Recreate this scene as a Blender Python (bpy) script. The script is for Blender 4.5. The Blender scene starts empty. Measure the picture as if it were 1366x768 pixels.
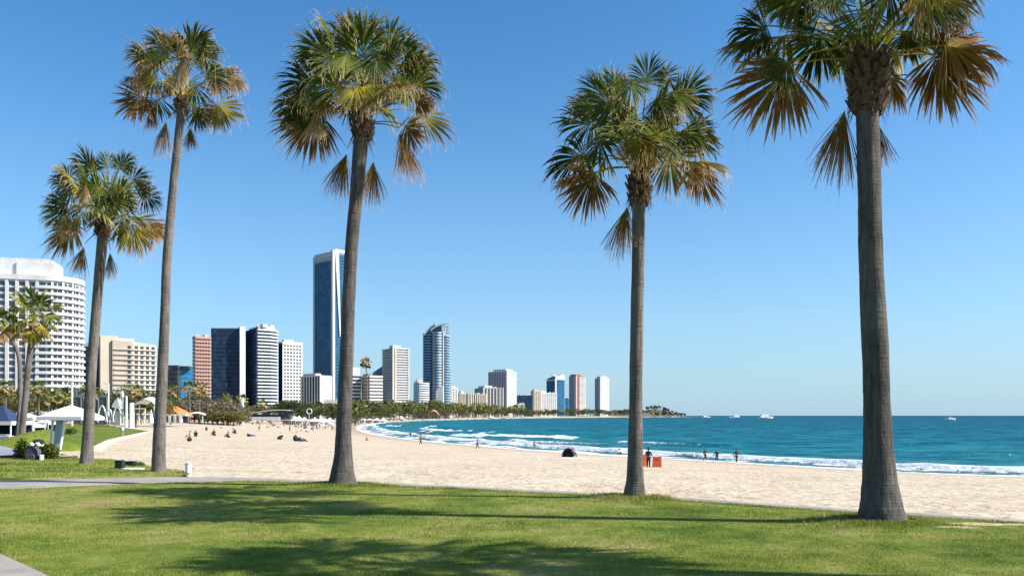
import bpy, math, random
import numpy as np
from mathutils import Vector, Matrix
R = math.radians
sc = bpy.context.scene
COL = sc.collection
# ---------------------------------------------------------------- camera
F = 1062.0; CX = 683.0; HY = 554.0; EYE = 1.7      # focal length and horizon of the photograph, in its pixels
cam_d = bpy.data.cameras.new('camera'); cam = bpy.data.objects.new('camera', cam_d); COL.objects.link(cam)
cam.location = (0, 0, EYE); cam.rotation_euler = (R(90), 0, 0)
cam_d.sensor_width = 36; cam_d.lens = 36*F/1366; cam_d.shift_y = (HY-384)/1366
cam_d.clip_start = 0.1; cam_d.clip_end = 150000
sc.camera = cam
# ---------------------------------------------------------------- light
SUN_EL = R(38); SUN_DIR = Vector((0.985*math.cos(SUN_EL), -0.15*math.cos(SUN_EL), math.sin(SUN_EL))).normalized()
w = bpy.data.worlds.new('World'); sc.world = w; w.use_nodes = True
nt = w.node_tree; nt.nodes.clear()
sky = nt.nodes.new('ShaderNodeTexSky'); sky.sky_type = 'NISHITA'; sky.sun_disc = False
sky.sun_elevation = SUN_EL; sky.sun_rotation = math.atan2(SUN_DIR.x, SUN_DIR.y)
sky.altitude = 0; sky.air_density = .85; sky.dust_density = .7; sky.ozone_density = 5
bg = nt.nodes.new('ShaderNodeBackground'); bg.inputs['Strength'].default_value = 0.118
out = nt.nodes.new('ShaderNodeOutputWorld')
hs = nt.nodes.new('ShaderNodeHueSaturation'); hs.inputs['Saturation'].default_value = 1.2
tn = nt.nodes.new('ShaderNodeMix'); tn.data_type = 'RGBA'; tn.blend_type = 'MULTIPLY'; tn.inputs[0].default_value = 1; tn.inputs[7].default_value = (.99, 1.08, 1.0, 1)
nt.links.new(sky.outputs[0], hs.inputs['Color']); nt.links.new(hs.outputs[0], tn.inputs[6]); 
geo = nt.nodes.new('ShaderNodeTexCoord'); sx = nt.nodes.new('ShaderNodeSeparateXYZ'); nt.links.new(geo.outputs['Generated'], sx.inputs[0])
rp = nt.nodes.new('ShaderNodeValToRGB'); e = rp.color_ramp; e.interpolation = 'B_SPLINE'; e.elements[0].position = 0; e.elements[0].color = (.95, .95, .95, 1); e.elements[1].position = .46; e.elements[1].color = (0, 0, 0, 1); q = e.elements.new(.12); q.color = (.46, .46, .46, 1); q = e.elements.new(.30); q.color = (.10, .10, .10, 1)
hz = nt.nodes.new('ShaderNodeMix'); hz.data_type = 'RGBA'; hz.inputs[7].default_value = (2.05, 3.05, 3.85, 1)     # pale sea haze low in the sky
nt.links.new(sx.outputs['Z'], rp.inputs[0]); nt.links.new(rp.outputs[0], hz.inputs[0]); nt.links.new(tn.outputs[2], hz.inputs[6]); nt.links.new(hz.outputs[2], bg.inputs['Color']); nt.links.new(bg.outputs[0], out.inputs[0])
sd = bpy.data.lights.new('sun', 'SUN'); sd.energy = 5.0; sd.angle = R(0.53); sd.color = (1.0, 0.95, 0.87)
sun = bpy.data.objects.new('sun', sd); COL.objects.link(sun)
sun.rotation_euler = SUN_DIR.to_track_quat('Z', 'Y').to_euler(); sun.location = (30, -3, 40)
sc.view_settings.view_transform = 'Standard'; sc.view_settings.look = 'None'
sc.view_settings.exposure = 0.82; sc.view_settings.gamma = 1.0; sc.view_settings.use_curve_mapping = False
try:
    sc.cycles.max_bounces = 6; sc.cycles.diffuse_bounces = 3; sc.cycles.glossy_bounces = 3
    sc.cycles.transmission_bounces = 4; sc.cycles.transparent_max_bounces = 6
    sc.cycles.use_denoising = True
except Exception: pass
# ---------------------------------------------------------------- helpers
def P(px, py, d):
    """the point seen at (px,py) in the photograph, d metres away"""
    return Vector(((px-CX)/F*d, d, EYE-(py-HY)/F*d))
class MB:
    def __init__(s): s.v = []; s.f = []; s.a = []
    def add(s, vs, fs, att=None):
        o = len(s.v); s.v += [tuple(v) for v in vs]; s.f += [tuple(i+o for i in f) for f in fs]
        s.a += list(att) if att is not None else [0.0]*len(vs)
    def box(s, c, d, rz=0.0, M=None):
        hx, hy, hz = d[0]/2, d[1]/2, d[2]/2; cs, sn = math.cos(rz), math.sin(rz)
        vs = []
        for x, y, z in [(-hx,-hy,-hz),(hx,-hy,-hz),(hx,hy,-hz),(-hx,hy,-hz),(-hx,-hy,hz),(hx,-hy,hz),(hx,hy,hz),(-hx,hy,hz)]:
            p = Vector((x*cs-y*sn, x*sn+y*cs, z))
            if M is not None: p = M @ Vector((x, y, z))
            vs.append((p.x+c[0], p.y+c[1], p.z+c[2]))
        s.add(vs, [(0,3,2,1),(4,5,6,7),(0,1,5,4),(1,2,6,5),(2,3,7,6),(3,0,4,7)])
    def prism(s, poly, z0, z1, top=None):
        n = len(poly); top = top or poly
        z1s = z1 if isinstance(z1, (list, tuple)) else [z1]*n
        vs = [(p[0], p[1], z0) for p in poly]+[(p[0], p[1], z) for p, z in zip(top, z1s)]
        fs = [tuple(range(n-1, -1, -1)), tuple(range(n, 2*n))]+[(i, (i+1) % n, n+(i+1) % n, n+i) for i in range(n)]
        s.add(vs, fs)
    def tube(s, pts, rad, n=8, att=None, cap=True):
        pts = [Vector(p) for p in pts]; m = len(pts)
        if not isinstance(rad, (list, tuple)): rad = [rad]*m
        vs = []; at = []; ref = None
        for i, p in enumerate(pts):
            d = (pts[min(i+1, m-1)]-pts[max(i-1, 0)])
            if d.length < 1e-9: d = Vector((0, 0, 1))
            d.normalize()
            if ref is None: ref = Vector((1, 0, 0)) if abs(d.x) < .8 else Vector((0, 1, 0))
            a = (ref-d*ref.dot(d)).normalized(); b = d.cross(a); ref = a
            for k in range(n):
                t = 2*math.pi*k/n; q = p+(a*math.cos(t)+b*math.sin(t))*rad[i]; vs.append(tuple(q)); at.append(att[i] if att else 0)
        fs = [(i*n+k, i*n+(k+1) % n, (i+1)*n+(k+1) % n, (i+1)*n+k) for i in range(m-1) for k in range(n)]
        if cap: fs += [tuple(range(n-1, -1, -1)), tuple(range((m-1)*n, m*n))]
        s.add(vs, fs, at)
    def ball(s, c, r, n=8, m=5):
        r = (r, r, r) if not isinstance(r, (tuple, list)) else r
        vs = [(c[0], c[1], c[2]-r[2])]
        for i in range(1, m):
            t = -math.pi/2+math.pi*i/m
            for k in range(n): a = 2*math.pi*k/n; vs.append((c[0]+r[0]*math.cos(t)*math.cos(a), c[1]+r[1]*math.cos(t)*math.sin(a), c[2]+r[2]*math.sin(t)))
        vs.append((c[0], c[1], c[2]+r[2])); fs = []
        for k in range(n): fs.append((0, 1+(k+1) % n, 1+k)); fs.append((len(vs)-1, 1+(m-2)*n+k, 1+(m-2)*n+(k+1) % n))
        for i in range(m-2):
            for k in range(n): fs.append((1+i*n+k, 1+i*n+(k+1) % n, 1+(i+1)*n+(k+1) % n, 1+(i+1)*n+k))
        s.add(vs, fs)
    def build(s, name, mat, parent=None, org=None, smooth=False, bevel=0):
        o3 = Vector(org) if org is not None else (parent.matrix_basis.translation.copy() if parent is not None and parent.get('_w') else Vector((0, 0, 0)))
        v = np.array(s.v, dtype=np.float64).reshape(-1, 3)-np.array(o3)
        me = bpy.data.meshes.new(name); me.from_pydata(v.tolist(), [], s.f)
        if any(s.a):
            at = me.attributes.new('u', 'FLOAT', 'POINT'); at.data.foreach_set('value', np.array(s.a, dtype=np.float32))
        if smooth: me.polygons.foreach_set('use_smooth', [True]*len(me.polygons))
        me.materials.append(mat)
        o = bpy.data.objects.new(name, me); COL.objects.link(o)
        if parent is not None: o.parent = parent
        elif org is not None: o.location = o3
        if bevel:
            b = o.modifiers.new('bevel', 'BEVEL'); b.width = bevel; b.segments = 2
        return o
def tag(o, label=None, cat=None, group=None, kind=None):
    if label: o['label'] = label
    if cat: o['category'] = cat
    if group: o['group'] = group
    if kind: o['kind'] = kind
    return o
def thing(name, loc, label, cat, group=None, world=True, rz=0):
    """an Empty at the thing's base; world=True: its parts are written in world coordinates"""
    o = bpy.data.objects.new(name, None); COL.objects.link(o); o.location = loc; o.rotation_euler = (0, 0, rz)
    o.empty_display_size = .3
    if world: o['_w'] = 1
    return tag(o, label, cat, group)
KIDS = {}
def copy_tree(o, parent=None):
    c = o.copy(); COL.objects.link(c)
    if parent is not None: c.parent = parent
    for ch in KIDS.get(o.name, None) or [k for k in o.children]: copy_tree(ch, c)
    return c
def place(proto, used, loc, rz=0, s=1.0, label=None, group=None, cat=None):
    """the first use moves the prototype itself, the later ones copy it and its parts"""
    if proto.name in used: o = copy_tree(proto)
    else: o = proto; used.add(proto.name)
    o.location = loc; o.rotation_euler = (0, 0, rz); o.scale = (s, s, s) if not isinstance(s, tuple) else s
    tag(o, label, cat, group); return o
USED = set()
# value noise on numpy arrays
_rs = np.random.RandomState(7); _tab = _rs.rand(256, 256)
def vnoise(x, y):
    x = np.asarray(x, float); y = np.asarray(y, float)
    xi = np.floor(x).astype(int); yi = np.floor(y).astype(int); fx = x-xi; fy = y-yi
    fx = fx*fx*(3-2*fx); fy = fy*fy*(3-2*fy)
    g = lambda a, b: _tab[a & 255, b & 255]
    return (g(xi, yi)*(1-fx)+g(xi+1, yi)*fx)*(1-fy)+(g(xi, yi+1)*(1-fx)+g(xi+1, yi+1)*fx)*fy
def fbm(x, y, o=4):
    r = 0; a = .5; t = 0
    for i in range(o): r = r+a*vnoise(x*2**i+17*i, y*2**i+31*i); t += a; a *= .5
    return r/t
def smooth(a, b, x): t = np.clip((np.asarray(x, float)-a)/(b-a), 0, 1); return t*t*(3-2*t)
# ---------------------------------------------------------------- shoreline and ground height
SEA = -3.8
def sea_pt(px, py): d = (EYE-SEA)*F/(py-HY); return ((px-CX)/F*d, d)
_sh = [(420, -60), (190, 20), (95, 48)]+[sea_pt(*p) for p in [(1366, 636), (1080, 623), (940, 614.5), (760, 604), (640, 595), (560, 587.5), (508, 581), (484, 576), (475, 570.5), (486, 566), (525, 562.7), (600, 559.8)]]
_sh += [(27, 1670), (230, 2300), (459, 2920), (560, 3070), (690, 3190), (735, 3260), (715, 3400), (560, 3700), (200, 4300), (0, 6000)]
def catmull(pts, k=8):
    o = []; n = len(pts)
    for i in range(n-1):
        p0, p1, p2, p3 = [np.array(pts[max(0, min(n-1, j))]) for j in (i-1, i, i+1, i+2)]
        for q in range(k):
            t = q/k; o.append(.5*((2*p1)+(-p0+p2)*t+(2*p0-5*p1+4*p2-p3)*t*t+(-p0+3*p1-3*p2+p3)*t**3))
    o.append(np.array(pts[-1])); return np.array(o)
SH = catmull(_sh, 8)
_arc = np.concatenate([[0], np.cumsum(np.hypot(*(SH[1:]-SH[:-1]).T))])
_landpoly = np.vstack([SH, [[-20000, 6000], [-20000, -400], [420, -400]]])
def shore(x, y):
    """signed distance to the waterline (+ on land) and position along it"""
    x = np.asarray(x, float).ravel(); y = np.asarray(y, float).ravel()
    best = np.full(x.shape, 1e18); tt = np.zeros(x.shape)
    for i in range(len(SH)-1):
        a = SH[i]; b = SH[i+1]; e = b-a; L2 = e@e
        t = np.clip(((x-a[0])*e[0]+(y-a[1])*e[1])/L2, 0, 1)
        d = (x-a[0]-t*e[0])**2+(y-a[1]-t*e[1])**2; m = d < best
        best = np.where(m, d, best); tt = np.where(m, _arc[i]+t*math.sqrt(L2), tt)
    ins = np.zeros(x.shape, bool); n = len(_landpoly)
    for i in range(n):
        a = _landpoly[i]; b = _landpoly[(i+1) % n]
        c = ((a[1] > y) != (b[1] > y))
        with np.errstate(divide='ignore', invalid='ignore'): xi = (b[0]-a[0])*(y-a[1])/(b[1]-a[1])+a[0]
        ins ^= c & (x < xi)
    s = np.sqrt(best); return np.where(ins, s, -s), tt
def ground(x, y):
    shp = np.shape(x); s, t = shore(x, y); X = np.ravel(x); Y = np.ravel(y)
    u = np.clip(s/78, 0, 1); z = SEA+3.74*(u*1.12-.12*u**3*1.0)
    z = np.where(s < 0, SEA+.045*np.maximum(s, -90), z)
    z = z+np.where(s > 110, 1.2*smooth(110, 420, s), 0)
    # wooded headland at the end of the bay
    z = z+30*np.exp(-(((X-590)/75)**2+((Y-3290)/120)**2))*smooth(5, 80, s)+15*np.exp(-(((X-450)/60)**2+((Y-3150)/120)**2))*smooth(5, 80, s)
    # an old scarp of the berm and soft hollows
    z = z+np.where(s > 3, .10*(fbm(X/9, Y/9, 3)-.5)*smooth(3, 14, s), 0)
    return z.reshape(shp), s.reshape(shp)
def G(x, y): return float(ground(np.array([x]), np.array([y]))[0][0])
def hit(px, py):
    """where the ray through a pixel of the photograph meets the ground"""
    d = np.geomspace(12, 4000, 1500); x = (px-CX)/F*d; z = EYE-(py-HY)/F*d
    g = ground(x, d)[0]; i = int(np.argmax(g >= z)) if (g >= z).any() else len(d)-1
    return Vector((float(x[i]), float(d[i]), float(g[i])))
# ---------------------------------------------------------------- materials
def mat(name, col=(.5, .5, .5), rough=.7, metal=0.0, spec=.5):
    m = bpy.data.materials.new(name); m.use_nodes = True; b = m.node_tree.nodes['Principled BSDF']
    b.inputs['Base Color'].default_value = (*col, 1); b.inputs['Roughness'].default_value = rough
    b.inputs['Metallic'].default_value = metal; b.inputs['Specular IOR Level'].default_value = spec
    return m
class NT:
    def __init__(s, m): s.t = m.node_tree; s.b = s.t.nodes['Principled BSDF']; s.pos = None
    def n(s, typ, **k):
        o = s.t.nodes.new(typ)
        for a, v in k.items():
            if a.startswith('_'): setattr(o, a[1:], v)
        return o
    def l(s, a, b): s.t.links.new(a, b)
    def P(s):
        if s.pos is None: s.pos = s.n('ShaderNodeNewGeometry').outputs['Position']
        return s.pos
    def obj(s): return s.n('ShaderNodeTexCoord').outputs['Object']
    def scale(s, v, sc3):
        m = s.n('ShaderNodeMapping'); m.inputs['Scale'].default_value = sc3; s.l(v, m.inputs['Vector']); return m.outputs[0]
    def noise(s, v, scale, detail=4, rough=.55, dist=0):
        o = s.n('ShaderNodeTexNoise'); o.inputs['Scale'].default_value = scale; o.inputs['Detail'].default_value = detail
        o.inputs['Roughness'].default_value = rough; o.inputs['Distortion'].default_value = dist; s.l(v, o.inputs['Vector']); return o.outputs['Fac']
    def ramp(s, f, stops, interp='LINEAR'):
        o = s.n('ShaderNodeValToRGB'); e = o.color_ramp; e.interpolation = interp
        while len(e.elements) < len(stops): e.elements.new(.5)
        for el, (p, c) in zip(e.elements, stops): el.position = p; el.color = (*c, 1) if len(c) == 3 else c
        s.l(f, o.inputs[0]); return o.outputs[0]
    def mix(s, f, a, b, mode='MIX'):
        o = s.n('ShaderNodeMix', _data_type='RGBA', _blend_type=mode)
        for sock, v in ((o.inputs[0], f), (o.inputs[6], a), (o.inputs[7], b)):
            if hasattr(v, 'is_linked') or hasattr(v, 'links'): s.l(v, sock)
            else: sock.default_value = v if isinstance(v, (int, float)) else (*v, 1)
        return o.outputs[2]
    def math(s, op, a, b=None, c=None):
        o = s.n('ShaderNodeMath', _operation=op)
        for i, v in enumerate((a, b, c)):
            if v is None: continue
            if hasattr(v, 'links'): s.l(v, o.inputs[i])
            else: o.inputs[i].default_value = v
        return o.outputs[0]
    def attr(s, name): return s.n('ShaderNodeAttribute', _attribute_name=name).outputs['Fac']
    def bump(s, h, dist, strength=1.0):
        o = s.n('ShaderNodeBump'); o.inputs['Distance'].default_value = dist; o.inputs['Strength'].default_value = strength
        s.l(h, o.inputs['Height']); s.l(o.outputs[0], s.b.inputs['Normal']); return o
    def base(s, c): s.l(c, s.b.inputs['Base Color'])
def plaster(name, col, var=.06, rough=.75):
    m = mat(name, col, rough); k = NT(m)
    f = k.noise(k.P(), .13, 5); f2 = k.noise(k.scale(k.P(), (1, 1, .12)), 1.1, 4)
    c = k.ramp(k.math('ADD', k.math('MULTIPLY', f, .5), k.math('MULTIPLY', f2, .5)), [(.3, tuple(x*(1-2.2*var) for x in col)), (.62, tuple(min(1, x*(1+var)) for x in col))])
    k.base(c); return m
def glassy(name, col, floor=3.2, alt=None, rough=.12, z0=0, share=.3, lit=.25):
    """curtain wall: darker panes, a paler spandrel line each floor, single panes a little different"""
    m = mat(name, col, max(rough, .25), 0.0, .12); k = NT(m)
    sep = k.n('ShaderNodeSeparateXYZ'); k.l(k.P(), sep.inputs[0])
    fr = k.math('FRACT', k.math('DIVIDE', k.math('SUBTRACT', sep.outputs['Z'], z0), floor))
    line = k.math('LESS_THAN', fr, share)
    v = k.n('ShaderNodeTexVoronoi'); v.inputs['Scale'].default_value = 1.0; v.inputs['Randomness'].default_value = .0
    k.l(k.scale(k.P(), (.4, .4, 1/floor)), v.inputs['Vector'])
    s2 = k.n('ShaderNodeSeparateColor'); k.l(v.outputs['Color'], s2.inputs[0])
    pane = k.ramp(s2.outputs[0], [(0, tuple(x*.75 for x in col)), (.85, tuple(x*1.25 for x in col)), (1, tuple(min(1, x*(1+4*lit)+.02) for x in col))])
    alt = alt or tuple(min(1, x*2.0+.015) for x in col)
    k.base(k.mix(line, pane, alt))
    k.l(k.math('MULTIPLY_ADD', line, .3, rough), k.b.inputs['Roughness'])
    return m
M = {}
M['white'] = plaster('white_render', (.62, .61, .585), .09); M['cream'] = plaster('cream_render', (.55, .46, .345)); M['beige'] = plaster('beige_render', (.58, .53, .44))
M['pink'] = plaster('salmon_render', (.46, .27, .22)); M['grey'] = plaster('grey_concrete', (.42, .41, .40)); M['lgrey'] = plaster('pale_concrete', (.46, .46, .465))
M['brown'] = plaster('brown_concrete', (.28, .22, .19)); M['red'] = plaster('brick_red_panel', (.27, .095, .07)); M['mauve'] = plaster('mauve_concrete', (.30, .27, .28))
M['win'] = mat('window_glass', (.045, .055, .07), .12, 0, .8); M['winb'] = mat('bronze_window_glass', (.10, .075, .05), .15, 0, .7)
M['navy'] = glassy('navy_curtain_wall', (.020, .040, .070), 3.6, (.035, .062, .10), .14)
M['blue'] = glassy('blue_curtain_wall', (.02, .085, .16), 3.7, (.035, .12, .2), .10)
M['teal'] = glassy('teal_curtain_wall', (.03, .10, .17), 3.4, (.25, .32, .36), .12, share=.25)
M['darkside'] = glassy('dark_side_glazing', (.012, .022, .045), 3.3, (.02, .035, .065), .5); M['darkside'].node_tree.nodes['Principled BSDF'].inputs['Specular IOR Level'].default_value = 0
M['azure'] = glassy('azure_glass', (.03, .16, .30), 3.5, (.05, .2, .34), .15)
M['charcoal'] = glassy('charcoal_glass', (.03, .04, .05), 3.4, (.05, .06, .07), .2)
M['paintw'] = mat('white_paint', (.68, .68, .67), .45); M['canvas'] = mat('white_canvas', (.66, .66, .64), .85)
M['navycloth'] = mat('navy_cloth', (.015, .035, .085), .9); M['black'] = mat('black_cloth', (.012, .012, .014), .85); M['dgrey'] = mat('dark_grey_fabric', (.07, .075, .09), .85)
M['orange'] = mat('orange_plastic', (.75, .13, .03), .5); M['orangecloth'] = mat('orange_canvas', (.75, .17, .05), .9)
M['steel'] = mat('galvanised_steel', (.5, .52, .54), .4, .6); M['wood'] = mat('weathered_wood', (.2, .12, .07), .8)
M['skin'] = mat('skin', (.42, .24, .16), .55); M['hair'] = mat('dark_hair', (.02, .014, .01), .6); M['redc'] = mat('red_cloth', (.45, .05, .04), .85)
M['bluec'] = mat('blue_cloth', (.05, .14, .35), .85); M['whitec'] = mat('white_cotton', (.7, .7, .68), .85); M['tan'] = mat('khaki_cloth', (.35, .26, .16), .85)
M['panel'] = mat('grey_blue_panel', (.33, .42, .5), .5)
# ================================================================ ground, water
def grid_mesh(name, X, Y, Z, material, attrs=None, smoothf=True):
    nr, nc = X.shape; me = bpy.data.meshes.new(name)
    v = np.stack([X, Y, Z], -1).reshape(-1, 3).astype(np.float32)
    i = np.arange(nr*nc).reshape(nr, nc); f = np.stack([i[:-1, :-1], i[:-1, 1:], i[1:, 1:], i[1:, :-1]], -1).reshape(-1, 4)
    me.vertices.add(len(v)); me.vertices.foreach_set('co', v.ravel())
    me.loops.add(f.size); me.loops.foreach_set('vertex_index', f.ravel().astype(np.int32))
    me.polygons.add(len(f)); me.polygons.foreach_set('loop_start', np.arange(0, f.size, 4, dtype=np.int32)); me.polygons.foreach_set('loop_total', np.full(len(f), 4, np.int32))
    me.polygons.foreach_set('use_smooth', np.full(len(f), smoothf))
    for k, a in (attrs or {}).items():
        at = me.attributes.new(k, 'FLOAT', 'POINT'); at.data.foreach_set('value', np.asarray(a, np.float32).ravel())
    me.update(calc_edges=True); me.validate(); me.materials.append(material)
    o = bpy.data.objects.new(name, me); COL.objects.link(o); return o
# --- sand and land: one sheet to the horizon
m = mat('beach_sand', (.6, .5, .36), .95, 0, .15); k = NT(m)
sd_ = k.attr('s')
n1 = k.noise(k.P(), .25, 5); n2 = k.noise(k.P(), 3.2, 5, .6); n3 = k.noise(k.P(), 40, 2)
v1 = k.n('ShaderNodeTexVoronoi', _feature='SMOOTH_F1'); v1.inputs['Scale'].default_value = 2.6; k.l(k.P(), v1.inputs['Vector'])
dry = k.ramp(k.math('ADD', k.math('MULTIPLY', n1, .45), k.math('MULTIPLY', n2, .55)), [(.34, (.40, .305, .20)), (.46, (.50, .41, .30)), (.62, (.565, .475, .37))])
dry = k.mix(k.math('MULTIPLY', n3, .15), dry, (.36, .27, .17))
drift = k.n('ShaderNodeMath', _operation='COMPARE'); k.l(k.math('MULTIPLY_ADD', n1, 9.0, sd_), drift.inputs[0]); drift.inputs[1].default_value = 16.5; drift.inputs[2].default_value = .28
dry = k.mix(k.math('MULTIPLY', drift.outputs[0], k.math('MULTIPLY', k.ramp(k.noise(k.P(), 1.3, 4, .7), [(.48, (0, 0, 0)), (.6, (1, 1, 1))]), .45)), dry, (.20, .14, .08))
wetf = k.n('ShaderNodeMapRange'); wetf.inputs[1].default_value = 1.0; wetf.inputs[2].default_value = 11; wetf.inputs[3].default_value = 1; wetf.inputs[4].default_value = 0
k.l(k.math('ADD', sd_, k.math('MULTIPLY', k.math('SUBTRACT', n1, .5), 5)), wetf.inputs[0])
c = k.mix(wetf.outputs[0], dry, (.40, .30, .195))
scrub = k.ramp(k.noise(k.P(), .06, 6), [(.35, (.05, .06, .03)), (.5, (.12, .11, .07)), (.65, (.24, .2, .15))])
mr = k.n('ShaderNodeMapRange'); mr.inputs[1].default_value = 92; mr.inputs[2].default_value = 110
k.l(k.math('MULTIPLY_ADD', n1, 18.0, sd_), mr.inputs[0]); k.base(k.mix(mr.outputs[0], c, scrub))
h = k.math('ADD', k.math('MULTIPLY', n2, 1.0), k.math('MULTIPLY', v1.outputs['Distance'], .7))
h = k.math('ADD', h, k.math('MULTIPLY', k.noise(k.P(), 9, 4, .6), .35))
trail = k.noise(k.scale(k.P(), (.10, .35, 1)), 1.0, 5, .7, 1.2); h = k.math('ADD', h, k.math('MULTIPLY', k.ramp(trail, [(.46, (0, 0, 0)), (.5, (1, 1, 1)), (.54, (0, 0, 0))]), .3))
k.bump(h, .105, 1.0)
k.l(k.math('SUBTRACT', .95, k.math('MULTIPLY', wetf.outputs[0], .45)), k.b.inputs['Roughness'])
ang = np.arctan((np.linspace(-700, 2100, 620)-CX)/F)
rr = np.concatenate([np.linspace(.3, 9, 12), np.geomspace(9.3, 130, 420), np.geomspace(131, 9000, 230)])
A, RR = np.meshgrid(ang, rr); XX = np.tan(A)*RR; YY = RR.copy()
ZZ, SS = ground(XX, YY)
near = (YY < 130) & (SS > 2)
ZZ = ZZ+np.where(near, (.10*(fbm(XX*.8, YY*.8, 3)-.5)+.05*(vnoise(XX*2.3, YY*2.3)-.5))*smooth(2, 8, SS), 0)
ZZ = np.where(YY > 6000, np.minimum(ZZ, SEA-2), ZZ)
bank = smooth(0, 1, 1)
XX0, YY0 = XX, YY
ground_o = grid_mesh('ground', XX, YY, ZZ-.03*(SS > 60), m, {'s': SS+np.where((YY > 2950) & (SS > 10), 150, 0)}); tag(ground_o, 'pale trampled beach sand with scrubby land behind it', 'beach', None, 'structure')
# the land behind the viewer
gb = MB(); gb.add([(-9000, -9000, -.35), (9000, -9000, -.35), (9000, .3, -.35), (-9000, .3, -.35)], [(0, 1, 2, 3)])
o = gb.build('land', M['grey']); o.data.materials[0] = mat('packed_earth', (.2, .17, .12), .95); tag(o, 'flat earth behind the lawn', 'land', None, 'structure')
# --- sea
m = mat('sea_water', (.01, .16, .24), .12, 0, .5); k = NT(m); b = k.b; b.inputs['IOR'].default_value = 1.33
off = k.attr('off'); fo = k.attr('foam')
patch = k.noise(k.scale(k.P(), (.012, .03, 1)), 1.0, 5, .6)
rowt = k.noise(k.scale(k.P(), (.05, .16, 1)), 1.0, 4, .6)
lg = k.n('ShaderNodeMath', _operation='LOGARITHM'); k.l(k.math('MAXIMUM', off, 1.0), lg.inputs[0]); lg.inputs[1].default_value = 10
deep = k.ramp(k.math('DIVIDE', lg.outputs[0], 4.2), [(.0, (.17, .28, .25)), (.24, (.045, .19, .185)), (.38, (.010, .140, .172)), (.60, (.003, .066, .112)), (.74, (.003, .036, .084)), (1, (.003, .026, .068))])
deep = k.mix(k.math('MULTIPLY', k.ramp(patch, [(.35, (0, 0, 0)), (.65, (1, 1, 1))]), .45), deep, (.0, .085, .14), 'MIX')
deep = k.mix(k.math('MULTIPLY', k.ramp(rowt, [(.45, (0, 0, 0)), (.7, (1, 1, 1))]), .3), deep, (.02, .24, .29), 'MIX')
mid = k.noise(k.scale(k.P(), (.09, .17, 1)), 1.0, 6, .66, .8)
deep = k.mix(k.math('MULTIPLY', k.ramp(mid, [(.42, (1, 1, 1)), (.505, (0, 0, 0))]), .6), deep, (.0, .055, .105))  # shade of the steeper wave faces painted into the water colour
deep = k.mix(k.math('MULTIPLY', k.ramp(mid, [(.52, (0, 0, 0)), (.61, (1, 1, 1))]), .30), deep, (.05, .26, .31))  # sky reflection on wave faces painted as paler streaks
fn = k.noise(k.scale(k.P(), (1, 1, 1)), 1.1, 6, .68, .6)
fmask = k.ramp(k.math('ADD', fo, k.math('MULTIPLY', k.math('SUBTRACT', fn, .5), 1.5)), [(.42, (0, 0, 0)), (.62, (1, 1, 1))])
# whitecaps out on the bay
wc = k.noise(k.scale(k.P(), (.10, .32, 1)), 1.0, 7, .68)
wcm = k.math('MULTIPLY', k.ramp(wc, [(.685, (0, 0, 0)), (.72, (1, 1, 1))]), .55)
fm = k.math('MAXIMUM', fmask, wcm)
k.base(k.mix(fm, deep, (.68, .71, .72)))
k.l(k.math('MULTIPLY_ADD', fm, .6, .16), b.inputs['Roughness'])
hn = k.math('ADD', k.math('MULTIPLY', k.noise(k.scale(k.P(), (.35, 1.0, 1)), .55, 6, .62), 1.0), k.math('MULTIPLY', k.noise(k.scale(k.P(), (.5, 1, 1)), .09, 3, .5), 2.2))
hn = k.math('ADD', hn, k.math('MULTIPLY', fmask, .25))
k.bump(hn, 1.1, .95)
dif = k.n('ShaderNodeBsdfDiffuse'); glo = k.n('ShaderNodeBsdfGlossy'); glo.inputs['Roughness'].default_value = .22; frn = k.n('ShaderNodeFresnel'); frn.inputs['IOR'].default_value = 1.33
bn = b.inputs['Normal'].links[0].from_socket
for q in (dif, glo): k.l(bn, q.inputs['Normal'])
k.l(k.mix(fm, deep, (.68, .71, .72)), dif.inputs['Color']); k.l(bn, frn.inputs['Normal'])
ms = k.n('ShaderNodeMixShader'); k.l(k.math('MULTIPLY', k.math('MINIMUM', frn.outputs[0], .10), k.math('SUBTRACT', 1.0, fm)), ms.inputs[0]); k.l(dif.outputs[0], ms.inputs[1]); k.l(glo.outputs[0], ms.inputs[2]); k.l(ms.outputs[0], k.t.nodes['Material Output'].inputs[0])
cols = np.linspace(-350, 1750, 1250); pys = np.concatenate([np.linspace(662, 556.5, 360), HY+np.geomspace(2.4, .09, 45)])
A, PY = np.meshgrid(cols, pys); D = (EYE-SEA)*F/(PY-HY); XX = (A-CX)/F*D; YY = D
S, T = shore(XX, YY); S = -S.reshape(XX.shape); T = T.reshape(XX.shape)
wv = .42*(fbm(XX*.07+YY*.03, YY*.20, 3)-.5)*2+.07*(fbm(XX*.4, YY*.7, 2)-.5)
Z = SEA+wv*smooth(5, 30, S)*(1-smooth(300, 900, D))
foam = np.zeros_like(Z)
seg = T; right = 1-smooth(150, 420, YY)
tN = lambda sc_, o_: vnoise(T/sc_+o_, T*0+o_)
def breaker(s0, amp, wdt, lo, hi, off_, trail):
    """a breaking wave that runs parallel to the shore at s0 metres, foam on its shoreward side"""
    global Z, foam
    c = s0*(.75+.5*tN(38, off_))+2.2*(tN(9, off_+5)-.5); d = S-c
    act = smooth(lo, hi, tN(30, off_+9)*.6+tN(13, off_+3)*.4)
    prof = np.where(d > 0, np.exp(-(d/(wdt*1.5))**2), np.exp(-(d/(wdt*.45))**2))
    lift = prof*(.45+.55*act)*(.8+.4*tN(4, off_+2)); Z = Z+amp*lift
    foam = np.maximum(foam, act*1.05*np.where(d > 0, np.exp(-(d/(wdt*.42))**2), np.exp(-(d/trail)**2)))
farL = smooth(118, 185, YY)*(1-smooth(330, 800, YY))
breaker(8.5, .62, 1.9, .16, .40, 3.3, 1.6)
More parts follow.
